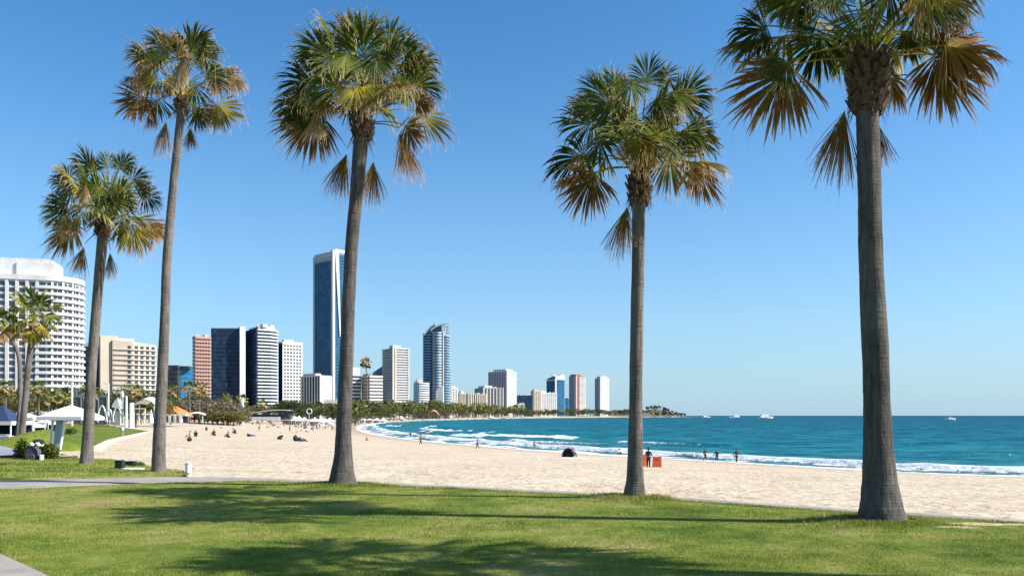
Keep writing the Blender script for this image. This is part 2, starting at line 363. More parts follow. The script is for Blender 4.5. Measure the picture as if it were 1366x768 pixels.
fr_ = foam.copy(); zr = Z.copy()
breaker(20, .55, 2.0, .46, .60, 21.7, 2.6); breaker(36, .5, 2.2, .46, .62, 44.1, 3.5)
foam = fr_+(foam-fr_)*farL; Z = zr+(Z-zr)*np.maximum(farL, .45)
f0 = foam.copy()
# swash and broken water near the shore
sw = (1-smooth(.5+1.2*tN(7, 61), 1.6+1.8*tN(7, 61), S))*.9
patchy = (fbm(XX*.16+3, YY*.10, 4)-.5)*1.8
midzone = (1-smooth(8, 12, S))*(.36+2.6*(fbm(T/5.5+7, S/1.7, 3)-.5)+patchy*.3)
wide = farL*(1-smooth(6, 24, S))*(.14+1.3*(fbm(XX*.05, YY*.035, 4)-.5))
foam = np.clip(np.maximum.reduce([f0, sw*.8, midzone, wide]), 0, 1.1)
foam = np.where(YY > 450, np.maximum(foam*.3, (1-smooth(3, 14, S))*.9), foam)
swell = .22*np.sin((S+6*(tN(60, 2)-.5))/6.2)*smooth(25, 60, S)*(1-smooth(150, 420, S))*(.3+1.0*vnoise(T/55+4, S/30))
Z = Z+swell
o = grid_mesh('sea', XX, YY, Z, m, {'off': np.maximum(S, 0), 'foam': foam}); tag(o, 'teal sea with white breakers along the beach and deeper blue water to the horizon', 'sea', None, 'structure')
# sea beyond the far sheet and under it
gb = MB(); gb.add([(-120000, 3000, SEA-.5), (120000, 3000, SEA-.5), (120000, 66000, SEA-.5), (-120000, 66000, SEA-.5)], [(0, 1, 2, 3)])
# --- lawn, path
def zpt(px, py, z=0.0): d = (EYE-z)*F/(py-HY); return ((px-CX)/F*d, d)
EA = [(-60, 5), (-22, 15.6)]+[zpt(*p) for p in [(0, 653), (200, 645), (330, 641.5), (440, 644.5), (600, 650.5), (760, 659), (860, 664), (1000, 673), (1140, 684), (1250, 690), (1366, 697.5)]]+[(12, 10.2), (30, 5)]
EP = [(-60, 8), (-24, 17.6)]+[zpt(*p) for p in [(0, 640), (100, 636), (230, 634), (330, 636), (430, 641), (520, 645.2)]]
ex = np.array([p[0] for p in EA]); ey = np.array([p[1] for p in EA])
def yA(x): return np.interp(x, ex, ey)
px_ = np.array([p[0] for p in EP]); py_ = np.array([p[1] for p in EP])
def yP(x): return np.where(x < px_[-1], np.interp(x, px_, py_), yA(x)+.62)
def bumps(x, y):
    z = .035*(fbm(x*.35, y*.35, 3)-.5)
    for (bx, by, r, h_) in LB: z = z+h_*np.exp(-((x-bx)**2+(y-by)**2)/r**2)
    return z
LB = [(5.77, 12.4, .95, .055), (2.5, 16.15, .9, .05), (-4.05, 19.1, 1.0, .05)]
def green(k, P_):
    a = k.noise(P_, .55, 5, .6, .4); b2 = k.noise(P_, 2.6, 4, .6); c3 = k.noise(P_, .17, 3)
    f = k.math('ADD', k.math('MULTIPLY', a, .42), k.math('ADD', k.math('MULTIPLY', b2, .28), k.math('MULTIPLY', c3, .3)))
    return k.ramp(f, [(.39, (.095, .15, .024)), (.45, (.165, .22, .034)), (.50, (.24, .275, .05)), (.555, (.35, .325, .10)), (.62, (.44, .34, .18))])
m = mat('lawn_soil_and_thatch', (.1, .14, .02), .95, 0, .1); k = NT(m); g = green(k, k.P())
fine = k.noise(k.P(), 22, 5, .7); k.base(k.mix(k.ramp(fine, [(.35, (0, 0, 0)), (.65, (.6, .6, .6))]), g, (.06, .09, .015)))
k.bump(k.math('ADD', fine, k.noise(k.P(), 5, 3)), .05, .8)
x = np.linspace(-55, 28, 330); tt = np.concatenate([np.linspace(0, .5, 30), np.linspace(.505, 1, 140)])
Tt, Xg = np.meshgrid(tt, x, indexing='ij'); yn = -9.0; Yg = yn+(yA(Xg)-yn)*Tt
Zg = bumps(Xg, Yg)+.02; Zg = Zg*smooth(0, .03, 1-Tt)
Zg[-1] = -.02
lawn = grid_mesh('lawn', Xg, Yg, Zg, m); tag(lawn, 'mown green lawn in the foreground with bare patches by the palms', 'lawn', None, 'structure')
mp = mat('footpath_concrete', (.36, .33, .3), .9, 0, .2); k = NT(mp)
c = k.ramp(k.noise(k.P(), 1.2, 6, .65), [(.3, (.24, .21, .185)), (.6, (.36, .32, .28)), (.75, (.43, .385, .34))]); k.base(k.mix(k.math('MULTIPLY', k.noise(k.P(), 60, 2), .35), c, (.2, .18, .16))); k.bump(k.noise(k.P(), 45, 3), .01, .6)
rng = np.linspace(0, 1, 6); Tt, Xg = np.meshgrid(rng, np.linspace(-55, 28, 330), indexing='ij')
Yg = yA(Xg)+.004+(yP(Xg)-yA(Xg)-.004)*Tt; Zg = .012+.01*(1-abs(Tt-.5)*2); Zg[-1] = -.12; Zg[0] = -.03; Zg[1] = .012
o = grid_mesh('footpath', Xg, Yg, Zg, mp, None, False); tag(o, 'grey concrete footpath between the lawn and the sand', 'path', None, 'structure')
# left lawn between path and sand
EB = [(-40, 32), (-20, 31.2), (-17.7, 31.1), (-15.3, 30.4), (-12.3, 26.9), (-10.9, 24.9), (-9.3, 23.0)]
xb = np.array([p[0] for p in EB]); yb = np.array([p[1] for p in EB])
xg = np.linspace(-40, -9.3, 120); Tt, Xg = np.meshgrid(np.linspace(0, 1, 60), xg, indexing='ij')
y0 = yP(Xg)+.004; y1 = np.maximum(np.interp(Xg, xb, yb), y0+.02); Yg = y0+(y1-y0)*Tt
Zg = .02+.04*(fbm(Xg*.4, Yg*.4, 3)-.5)+.06*np.exp(-((Xg+14.2)**2+(Yg-26.2)**2)/1.2)+.07*np.exp(-((Xg+10.2)**2+(Yg-23.1)**2)/1.0)
Zg[-1] = -.12; Zg[0] = -.03; lawn2 = grid_mesh('lawn', Xg, Yg, Zg, lawn.data.materials[0]); tag(lawn2, 'small sunlit lawn beyond the footpath under the two left palms', 'lawn', None, 'structure')
# park lawn with its mound
XR_y = np.array([34, 36, 39, 42, 46, 50, 75, 100, 139, 180]); XR = np.array([-21.8, -20.9, -21.4, -24, -26.6, -26.2, -37.8, -48, -63, -92])
yg = np.geomspace(34, 180, 160); Yg, Tt = np.meshgrid(yg, np.concatenate([np.linspace(0, .7, 50), np.linspace(.71, 1, 70)]), indexing='ij')
xr = np.interp(Yg, XR_y, XR); xl = -.80*Yg-8; Xg = xl+(xr-xl)*Tt
def mound(X, Y): return 1.22*np.exp(-((X+25.5)/np.where(X > -25.5, 1.4, 1.9))**2-((Y-44)/4.2)**2)
gz = ground(Xg, Yg)[0]; Zg = gz+.07+mound(Xg, Yg)+.05*(fbm(Xg*.3, Yg*.3, 3)-.5); Zg[:, -1] = gz[:, -1]-.1; Zg[0] = gz[0]-.1
m = mat('park_grass', (.11, .17, .02), .95, 0, .1); k = NT(m)
gg = k.ramp(k.noise(k.P(), .35, 5, .6), [(.35, (.10, .15, .015)), (.5, (.17, .21, .025)), (.65, (.26, .24, .05))]); k.base(k.mix(k.ramp(k.noise(k.P(), 7, 4, .7), [(.3, (0, 0, 0)), (.7, (1, 1, 1))]), gg, (.06, .09, .015)))
k.bump(k.noise(k.P(), 6, 4), .1, .8)
o = grid_mesh('park_lawn', Xg, Yg, Zg, m); tag(o, 'yellow green park lawn with a grassy mound behind the shelter', 'lawn', None, 'structure')
# kerbs round it
kb = MB(); pts = [(float(np.interp(y, XR_y, XR)), float(y)) for y in np.linspace(50, 178, 60)]
for (x0, y0), (x1, y1) in zip(pts[:-1], pts[1:]):
    z = G(x0, y0); d = Vector((x1-x0, y1-y0)); L = d.length; a = math.atan2(d.y, d.x)
    kb.box(((x0+x1)/2, (y0+y1)/2, z+.04), (L*1.02, .5, .22), a)
tag(kb.build('kerb', M['beige']), 'pale kerb along the edge of the park lawn', 'kerb', None, 'structure')
# curved paved path climbing past the mound on the left, and corner slab bottom left
def ribbon(name, pts, w_, zf, material, label, cat):
    mb = MB(); P2 = catmull(pts, 10); vs = []
    for i, p in enumerate(P2):
        d = P2[min(i+1, len(P2)-1)]-P2[max(i-1, 0)]; n = np.array([-d[1], d[0]])/np.hypot(*d)
        for q in (-1, -.97, .97, 1): vs.append((p[0]+n[0]*w_/2*q, p[1]+n[1]*w_/2*q, zf(p)+(.0 if abs(q) < 1 else -.12)))
    mb.add(vs, [(i*4+j, i*4+4+j, i*4+5+j, i*4+1+j) for i in range(len(P2)-1) for j in range(3)])
    return tag(mb.build(name, material), label, cat, None, 'structure')
ribbon('path', [(-34, 31.5), (-24, 33.2), (-19.5, 32.9), (-18.3, 32.7)], 1.3, lambda p: .03, plaster('pale_paving', (.5, .45, .38)), 'pale paved strip behind the small lawn', 'path')
ribbon('path', [(-20.6, 31.4), (-22.4, 35), (-26.2, 38.2), (-31, 40.5), (-40, 43)], 2.4, lambda p: .10+float(mound(np.array(p[0]), np.array(p[1]))), plaster('grey_paving', (.25, .25, .27)), 'grey path curving round the foot of the grassy mound', 'path')
sl = MB(); a = zpt(-150, 706); b_ = zpt(0, 742); c_ = zpt(56, 768); d_ = zpt(140, 810)
sl.prism([(-13, 3), (d_[0]+.3, 3), d_, c_, b_, a, (-14, 12)], -.1, .045)
o = sl.build('paving_slab', mp, bevel=.012); tag(o, 'corner of a pale concrete slab at the lower left of the lawn', 'paving', None, 'structure')
# --- grass blades on the near lawns
def blades(name, region, n, label, seed, hgt=(.014, .034), excl=None):
    rs = np.random.RandomState(seed); x, y = region(rs, n); n = len(x)
    z = bumps(x, y)*smooth(0, .4, yA(x)-y)+.012 if excl is None else excl(x, y)
    th = rs.rand(n)*2*np.pi; hh = (hgt[0]+(hgt[1]-hgt[0])*rs.rand(n)**1.5)*(.7+.7*vnoise(x*1.7, y*1.7)); wd = (.003+.0025*rs.rand(n))*(.7+y/11)
    ln = .75*hh*rs.rand(n); ph = rs.rand(n)*2*np.pi
    v = np.zeros((n, 3, 3), np.float32)
    v[:, 0] = np.stack([x-np.cos(th)*wd, y-np.sin(th)*wd, z-.012], -1); v[:, 1] = np.stack([x+np.cos(th)*wd, y+np.sin(th)*wd, z-.012], -1)
    v[:, 2] = np.stack([x+np.cos(ph)*ln, y+np.sin(ph)*ln, z+hh], -1)
    me = bpy.data.meshes.new(name); me.vertices.add(3*n); me.vertices.foreach_set('co', v.ravel())
    me.loops.add(3*n); me.loops.foreach_set('vertex_index', np.arange(3*n, dtype=np.int32)); me.polygons.add(n)
    me.polygons.foreach_set('loop_start', np.arange(0, 3*n, 3, dtype=np.int32)); me.polygons.foreach_set('loop_total', np.full(n, 3, np.int32))
    at = me.attributes.new('u', 'FLOAT', 'POINT'); at.data.foreach_set('value', np.repeat(rs.rand(n).astype(np.float32), 3))
    me.update(calc_edges=True); me.materials.append(M['blade']); o = bpy.data.objects.new(name, me); COL.objects.link(o); tag(o, label, 'grass', None, 'stuff')
m = mat('grass_blades', (.1, .2, .02), .6, 0, .25); M['blade'] = m; k = NT(m); g = green(k, k.P())
g = k.mix(k.math('MULTIPLY', k.attr('u'), .4), g, (.20, .27, .03)); g = k.mix(k.ramp(k.attr('u'), [(.93, (0, 0, 0)), (.95, (.8, .8, .8))]), g, (.45, .38, .18)); k.base(g)
tr = k.n('ShaderNodeBsdfTranslucent'); k.l(g, tr.inputs['Color']); ms = k.n('ShaderNodeMixShader'); ms.inputs[0].default_value = .34
k.l(k.b.outputs[0], ms.inputs[1]); k.l(tr.outputs[0], ms.inputs[2]); k.l(ms.outputs[0], k.t.nodes['Material Output'].inputs[0])
BARE = [(5.3+1.95, 12.25, 1.0, .22), (2.75, 15.95, .95, .2), (6.6, 11.8, .5, .15), (5.0, 11.2, .9, .1), (7.9, 12.0, .8, .12)]
def regA(rs, n):
    y = 7.4+(21.0-7.4)*rs.rand(n)**1.25; x = (rs.rand(n)*2-1)*(y*.68+.5)
    k_ = (y < yA(x)-.01+.06*(rs.rand(n)-.5)) & ~((x < -3.6) & (y < np.interp(x, [-9.3, -6.2, -4.98, -3.6], [11.9, 9.6, 8.43, 7.05])))
    for bx, by, a_, b__ in BARE: k_ &= ((x-bx)/a_)**2+((y-by)/b__)**2 > .05+1.1*rs.rand(n)
    k_ &= rs.rand(n) < .35+1.3*fbm(x*.9, y*.9, 3)
    return x[k_], y[k_]
blades('grass', regA, 760000, 'short grass blades of the foreground lawn', 1)
def regB(rs, n):
    x = -21+11.8*rs.rand(n); y = 21.5+9.8*rs.rand(n); k_ = (y > yP(x)+.03) & (y < np.interp(x, xb, yb)-.05); return x[k_], y[k_]
blades('grass', regB, 60000, 'short grass blades of the small lawn beyond the footpath', 2, (.03, .07), lambda x, y: .02+.04*(fbm(x*.4, y*.4, 3)-.5)+.06*np.exp(-((x+14.2)**2+(y-26.2)**2)/1.2)+.07*np.exp(-((x+10.2)**2+(y-23.1)**2)/1.0))
def regT(rs, n):
    xs, ys = [], []
    for bx, by, r0, k_ in ((5.77, 12.4, .36, 1.0), (2.5, 16.15, .24, .6), (-4.05, 19.1, .33, .6)):
        m_ = int(n*k_); a = rs.rand(m_)*6.283; rr = r0+np.abs(rs.randn(m_))*.22*(.4+1.2*vnoise(a*3, a*0+bx)); xs.append(bx+rr*np.cos(a)*1.5); ys.append(by+rr*np.sin(a))
    x = np.concatenate(xs); y = np.concatenate(ys); k_ = y < yA(x)-.02; return x[k_], y[k_]
blades('grass', regT, 9000, 'longer uncut grass tufts round the feet of the palms', 5, (.035, .095))
# bare sandy patches
for i, (bx, by, a_, b__) in enumerate(BARE[:3]):
    mb = MB(); ps = [(bx+a_*(.45+.65*random.Random(i*40+q).random())*math.cos(q*2*math.pi/22), by+b__*(.45+.65*random.Random(i*41+q).random())*math.sin(q*2*math.pi/22)) for q in range(22)]
    zs = [float(bumps(np.array(p[0]), np.array(p[1])))+.026 for p in ps]; zc = float(bumps(np.array(bx), np.array(by)))+.034
    mb.add([(p[0], p[1], z) for p, z in zip(ps, zs)]+[(bx, by, zc)], [(q, (q+1) % 22, 22) for q in range(22)])
    if 'bare' not in M:
        M['bare'] = mm = mat('bare_sandy_soil', (.4, .31, .2), .95, 0, .1); kk = NT(mm); kk.base(kk.ramp(kk.noise(kk.P(), 14, 5), [(.3, (.24, .22, .07)), (.5, (.42, .34, .18)), (.7, (.52, .42, .28))])); kk.bump(kk.noise(kk.P(), 30, 3), .02, .8)
    tag(mb.build('bare_soil', M['bare'], smooth=True), 'bare sandy patch worn into the lawn '+['right of the right palm', 'in front of the fourth palm', 'below the right palm'][i], 'soil patch', None, 'structure')
# ================================================================ palms
def frond_mat(name, stops, trans=.35, rough=.45):
    m = mat(name, stops[len(stops)//2][1], rough, 0, .35); k = NT(m); k.b.inputs['Specular IOR Level'].default_value = .15
    n = k.noise(k.P(), 7, 3); f = k.math('ADD', k.attr('u'), k.math('MULTIPLY', k.math('SUBTRACT', n, .5), .35))
    c = k.ramp(f, stops); k.base(c)
    tr = k.n('ShaderNodeBsdfTranslucent'); k.l(c, tr.inputs['Color']); ms = k.n('ShaderNodeMixShader'); ms.inputs[0].default_value = trans
    k.l(k.b.outputs[0], ms.inputs[1]); k.l(tr.outputs[0], ms.inputs[2]); k.l(ms.outputs[0], k.t.nodes['Material Output'].inputs[0]); return m
FM = {
 'g': frond_mat('palm_leaf_green', [(0, (.34, .34, .05)), (.25, (.17, .205, .03)), (.7, (.09, .125, .02)), (.88, (.20, .18, .045)), (1, (.46, .35, .16))]),
 'd': frond_mat('palm_leaf_dark_green', [(0, (.20, .22, .035)), (.3, (.08, .11, .018)), (.8, (.055, .08, .016)), (1, (.33, .24, .10))], .25),
 'y': frond_mat('palm_leaf_yellowing', [(0, (.62, .50, .06)), (.3, (.52, .42, .055)), (.55, (.22, .21, .035)), (.82, (.28, .18, .06)), (1, (.6, .44, .26))], .45),
 'p': frond_mat('palm_leaf_pale', [(0, (.36, .37, .08)), (.4, (.27, .31, .06)), (.75, (.32, .31, .10)), (1, (.62, .50, .30))], .45),
 'b': frond_mat('palm_leaf_brown', [(0, (.34, .24, .04)), (.3, (.23, .145, .03)), (.7, (.25, .125, .035)), (1, (.50, .33, .17))], .3, .7),
 't': frond_mat('palm_leaf_dry_tan', [(0, (.44, .30, .09)), (.4, (.36, .23, .08)), (.8, (.46, .31, .16)), (1, (.62, .48, .31))], .35, .7)}
M['boot'] = mat('palm_leaf_base_fibre', (.15, .10, .06), .9, 0, .15); k = NT(M['boot']); k.base(k.ramp(k.noise(k.P(), 9, 4), [(.35, (.035, .024, .017)), (.62, (.13, .09, .06))])); k.bump(k.noise(k.scale(k.P(), (30, 30, 4)), 1, 3), .02, .8)
def bark(name, hi, lo):
    m = mat(name, hi, .92, 0, .15); k = NT(m)
    crack = k.noise(k.scale(k.P(), (16, 16, 2.6)), 1.0, 5, .65, .5); ring = k.noise(k.scale(k.P(), (1.2, 1.2, 26)), 1.0, 3, .6); big = k.noise(k.scale(k.P(), (1.6, 1.6, .8)), 1.3, 6, .6)
    f = k.math('ADD', k.math('MULTIPLY', crack, .5), k.math('ADD', k.math('MULTIPLY', ring, .14), k.math('MULTIPLY', big, .45)))
    k.base(k.ramp(f, [(.36, lo), (.50, tuple((a+b)/2 for a, b in zip(hi, lo))), (.62, hi), (.75, tuple(x*1.3 for x in hi))]))
    k.bump(k.math('ADD', crack, k.math('MULTIPLY', ring, .6)), .035, 1.0); return m
M['bark'] = bark('palm_bark', (.175, .153, .135), (.055, .047, .042)); M['barkd'] = bark('palm_bark_dark', (.125, .111, .10), (.034, .030, .028))
def fan(mb, H, D, r, rnd, S=None, A=1.9, n=34, droop=.5, tips=True, wscale=1.0):
    D = Vector(D).normalized()
    S = (S-D*S.dot(D)).normalized(); N = S.cross(D).normalized()
    if N.z < 0: N = -N; 
    G_ = Vector((0, 0, -1)); da = 2*A/(n-1); ST = 7
    cup = rnd.uniform(.15, .6); ph1 = rnd.uniform(0, 6); ph2 = rnd.uniform(0, 6)
    for i in range(n):
        if rnd.random() < .04: continue
        a = -A+da*i+rnd.uniform(-.3, .3)*da+.10*math.sin(i*.9+ph1)+.06*math.sin(i*2.3+ph2); e = (D*math.cos(a)+S*math.sin(a)-N*cup*abs(math.sin(a*.5))).normalized()
        L = r*(.60+.30*math.cos(a*.7)+.07*math.sin(i*.7+ph2))*rnd.uniform(.82, 1.1); p = Vector(H)+D*r*.20*max(0, math.cos(a)); d = e.copy(); half = math.tan(da*.5)*1.6
        dr = droop*rnd.uniform(.6, 1.4)*(1+.5*math.sin(i*.8+ph1)); kink = rnd.random() < .3; sp = rnd.uniform(.48, .66); vs = []; at = []
        tw = rnd.uniform(-.25, .25)
        for q in range(ST):
            u = q/(ST-1)
            wid = L*u*half if u <= sp else L*sp*half*max(0.04, (1-(u-sp)/(1-sp)))**.7
            wid = max(wid, .004)*wscale
            T = N.cross(d).normalized(); T = (T+N*tw*u).normalized(); up = T.cross(d)*-1
            vs += [tuple(p-T*wid), tuple(p+N*wid*1.0), tuple(p+T*wid)]; at += [max(u, .004)]*3
            if q < ST-1:
                g = dr*(u**1.7)*(2.2 if kink and u > .55 else 1)
                d = (d+G_*g*.55).normalized(); p = p+d*(L/(ST-1))
        fs = []
        for q in range(ST-1): o = q*3; fs += [(o, o+3, o+4, o+1), (o+1, o+4, o+5, o+2)]
        mb.add(vs, fs, at)
        if tips and rnd.random() < .5:      # loose fibres hanging at the split tips
            q = p.copy(); b = rnd.uniform(.15, .4)*r*.6; dd = (d+Vector((rnd.uniform(-.5, .5), rnd.uniform(-.5, .5), -.6))).normalized(); vv = []
            for j in range(4):
                vv += [tuple(q), tuple(q+Vector((.0035, .0035, 0)))]; dd = (dd+Vector((rnd.uniform(-.3, .3), rnd.uniform(-.3, .3), -.35))).normalized(); q = q+dd*b/3
            mb.add(vv, [(0, 1, 3, 2), (2, 3, 5, 4), (4, 5, 7, 6)], [1.0]*8)
def petiole(mb, B, H, rnd, r0=.022):
    B = Vector(B); H = Vector(H); mid = (B+H)/2+Vector((0, 0, .16*(H-B).length)); pts = []
    for i in range(8): t = i/7; pts.append(B*(1-t)**2+mid*2*t*(1-t)+H*t*t)
    mb.tube(pts, [r0*1.5]+[r0*(1-.55*i/7) for i in range(1, 8)], 5, [.02]*8)
def make_trunk(root, line, m, seed, flare=.0, sides=28):
    """line: world points with radius; rings and lobes are in the shape"""
    rnd = np.random.RandomState(seed); L = catmull([(*p, r) for p, r in line], 10)
    # resample evenly
    seglen = np.r_[0, np.cumsum(np.linalg.norm(np.diff(L[:, :3], axis=0), axis=1))]; n = max(60, int(seglen[-1]/.055)); q = np.linspace(0, seglen[-1], n)
    C = np.stack([np.interp(q, seglen, L[:, j]) for j in range(4)], 1)
    th = np.linspace(0, 2*np.pi, sides, endpoint=False); TH, Q = np.meshgrid(th, q)
    r = C[:, 3][:, None]*(1+.030*(vnoise(Q*9+seed, TH*0+3)-.5)+.05*(vnoise(Q*2.5+seed, np.cos(TH)*2+9)-.5)+.05*(vnoise(np.cos(TH)*3+5+seed, np.sin(TH)*3+Q*1.5)-.5))
    low = np.exp(-Q/.22); r = r*(1+.10*np.exp(-Q/.5)*(vnoise(np.cos(TH)*7+seed, np.sin(TH)*7+Q*9)-.5)+low*(.26*(vnoise(np.cos(TH)*3.4+seed, np.sin(TH)*3.4+20)-.35)+.10*(vnoise(TH*8/np.pi, Q*14)-.5)))
    r = r*(1+.008*np.where(((Q*7.5+.6*vnoise(Q*3,TH*0+1))%1) < .35, 1, 0))
    V = np.stack([C[:, 0][:, None]+r*np.cos(TH), C[:, 1][:, None]+r*np.sin(TH), C[:, 2][:, None]+0*TH], -1).reshape(-1, 3)
    mb = MB(); i = np.arange(n*sides).reshape(n, sides); fs = np.stack([i[:-1], np.roll(i, -1, 1)[:-1], np.roll(i, -1, 1)[1:], i[1:]], -1).reshape(-1, 4)
    mb.add(V.tolist(), [tuple(map(int, f)) for f in fs]+[tuple(range((n-1)*sides, n*sides))]); return mb.build('trunk', m, root, smooth=True)
def boots(mb, c, r, h, n, rnd, up=.9):
    """old leaf bases round the neck of the palm"""
    for i in range(n):
        a = i*2.39996; t = i/n; z = c.z-h*(1-t)+rnd.uniform(-.03, .03); o = Vector((math.cos(a), math.sin(a), 0)); rr = r*(.95+.25*math.sin(t*3))
        b = Vector((c.x, c.y, z))+o*rr*.6; l = rnd.uniform(.12, .24)*r/.2; e = b+o*l*.55+Vector((0, 0, l*up)); s = Vector((-o.y, o.x, 0)); w = r*rnd.uniform(.32, .5)
        vs = [b-s*w, b+s*w, b+s*w*.9+o*.05, b-s*w*.9+o*.05, e-s*w*.5, e+s*w*.5, e+s*w*.4+o*.03, e-s*w*.4+o*.03]
        mb.add(vs, [(0, 1, 2, 3), (7, 6, 5, 4), (0, 4, 5, 1), (1, 5, 6, 2), (2, 6, 7, 3), (3, 7, 4, 0)])
    for i in range(n*3):
        a = rnd.uniform(0, 6.283); z = c.z-h*rnd.random(); o = Vector((math.cos(a), math.sin(a), 0)); b = Vector((c.x, c.y, z))+o*r*1.0; l = rnd.uniform(.1, .3)
        e = b+o*rnd.uniform(.03, .12)+Vector((0, 0, -l)); mb.add([b, b+Vector((.012, .008, 0)), e], [(0, 1, 2)])
def big_palm(label, d, line, base_px, fr, scale, offp, seed, fills=12, dark=False, Rm=None, fillspec='gpgdgyg', boot=(1.3, .55, 26)):
    rnd = random.Random(seed); z0 = bumps(np.array((line[0][0]-CX)/F*d), np.array(d)) if d < 21 else 0
    pts = [(P(x, y, d), w_/2/F*d) for x, y, w_ in line]
    pts[0] = (Vector((pts[0][0].x, d, float(z0)-.08)), pts[0][1]*1.04)
    root = thing('palm_tree', (pts[0][0].x, d, float(z0)), label, 'palm tree', 'tall fan palms on the lawn')
    make_trunk(root, pts, M['barkd'] if dark else M['bark'], seed)
    top = pts[-1][0]; r = pts[-1][1]; mb = MB(); boots(mb, top+Vector((0, 0, .18)), r*boot[0], boot[1], boot[2], rnd)
    mb.tube([top-Vector((0, 0, .05)), top+Vector((0, 0, .3)), top+Vector((0, 0, .55))], [r*.95, r*.8, .05], 10); mb.build('leaf_bases', M['boot'], root)
    C = top+Vector((0, 0, .30)); pxm = d/F
    for (hx, hy, tx, ty, kd, dy) in fr:
        H = P(offp[0]+hx/scale, offp[1]+hy/scale, d); T = P(offp[0]+tx/scale, offp[1]+ty/scale, d)
        H.y = d+dy; D = T-H; T2 = (T-H); rr = math.hypot(T2.x, T2.z)
        D = Vector((D.x, dy*.35*rr/max(.5, 1), D.z)).normalized(); r_ = rr*.93 if abs(dy) < .5 else rr*1.12
        img = Vector((-D.z, 0, D.x)).normalized(); roll = rnd.uniform(-.55, .55); S = (img*math.cos(roll)+Vector((0, 1, 0))*math.sin(roll))
        mb = MB(); pt = MB(); base = top+Vector((rnd.uniform(-.08, .08), rnd.uniform(-.08, .08), rnd.uniform(.0, .4) if H.z > top.z else rnd.uniform(-.2, .1)))
        petiole(pt, base, H, rnd); hang = D.z < -.6
        fan(mb, H, D, max(.35, r_), rnd, S, A=(rnd.uniform(.36, .5) if kd in 'bt' and hang and abs(D.x) < .35 else rnd.uniform(1.35, 1.85)), n=64, droop=(.25 if hang else .7), wscale=1.1)
        if kd in 'bt' or rnd.random() < .35: fan(mb, H-D*.03, (D+Vector((rnd.uniform(-.15, .15), rnd.uniform(-.3, .3), -.12))), max(.3, r_*.86), rnd, S, A=(rnd.uniform(.3, .42) if hang and abs(D.x) < .35 else 1.25), n=44, droop=.6)
        f = mb.build('frond', FM[kd], root); pt.build('leaf_stalk', FM[kd], f, root.location)
        if kd in 'bt': f['label'] = 'dried brown frond'
        elif kd == 'y': f['label'] = 'yellowing frond'
    Rm = Rm or 1.9
    for i in range(fills):
        az = i*2.39996+seed; el = R(rnd.uniform(5, 80)); o = Vector((math.cos(az)*math.cos(el), math.sin(az)*math.cos(el), math.sin(el)))
        o.y *= 1.0; ln = Rm*rnd.uniform(.42, .6); H = C+o*ln; D = (o+Vector((0, 0, -.35 if el < .7 else .05))).normalized()
        side = D.cross(Vector((0, 0, 1))); side = side.normalized() if side.length > .2 else Vector((1, 0, 0))
        N_ = side.cross(D); roll = rnd.uniform(-.6, .6); S = side*math.cos(roll)+N_*math.sin(roll)
        mb = MB(); pt = MB(); petiole(pt, top+Vector((0, 0, .35)), H, rnd); fan(mb, H, D, Rm*rnd.uniform(.44, .56), rnd, S, A=rnd.uniform(1.3, 1.8), n=54, droop=.7, wscale=1.1)
        kd = fillspec[i % len(fillspec)]; f = mb.build('frond', FM[kd], root); pt.build('leaf_stalk', FM[kd], f, root.location)
    return root
L5 = [(1177, 695, 62), (1176, 680, 56), (1175, 665, 51), (1173.5, 640, 44.5), (1172, 600, 38.5), (1170.5, 560, 35), (1168, 480, 33), (1164, 400, 32), (1161, 320, 30), (1159.5, 250, 29), (1158, 190, 29), (1157, 140, 27), (1158, 95, 26)]
L4 = [(846.5, 662, 29), (846.5, 652, 26.5), (847, 640, 23.5), (847.5, 600, 20), (848, 540, 17.5), (849, 460, 17), (850.5, 380, 16.8), (851.5, 320, 17), (852, 280, 18), (853, 250, 18)]
L3 = [(456.5, 646, 38), (456.8, 638, 33), (457.3, 625, 28), (458, 600, 22.8), (459, 560, 19.5), (462, 480, 18.3), (465, 400, 17.6), (469.5, 320, 17), (475.5, 260, 17.5), (480, 205, 19), (483.5, 170, 20)]
L2 = [(211.5, 633, 20), (211.7, 625, 18.5), (212, 600, 16.6), (214, 550, 14.8), (217.5, 480, 13.2), (220, 420, 12), (222.5, 350, 11.3), (228, 280, 10.8), (234, 220, 10.4), (240, 165, 10.6), (241.5, 140, 10.6)]
L1 = [(115, 624, 20), (115.4, 617, 18), (117, 590, 14.6), (119.5, 540, 13.2), (123, 480, 12.5), (128, 420, 12.3), (132, 370, 12.6), (135.5, 330, 13), (137.5, 308, 13)]
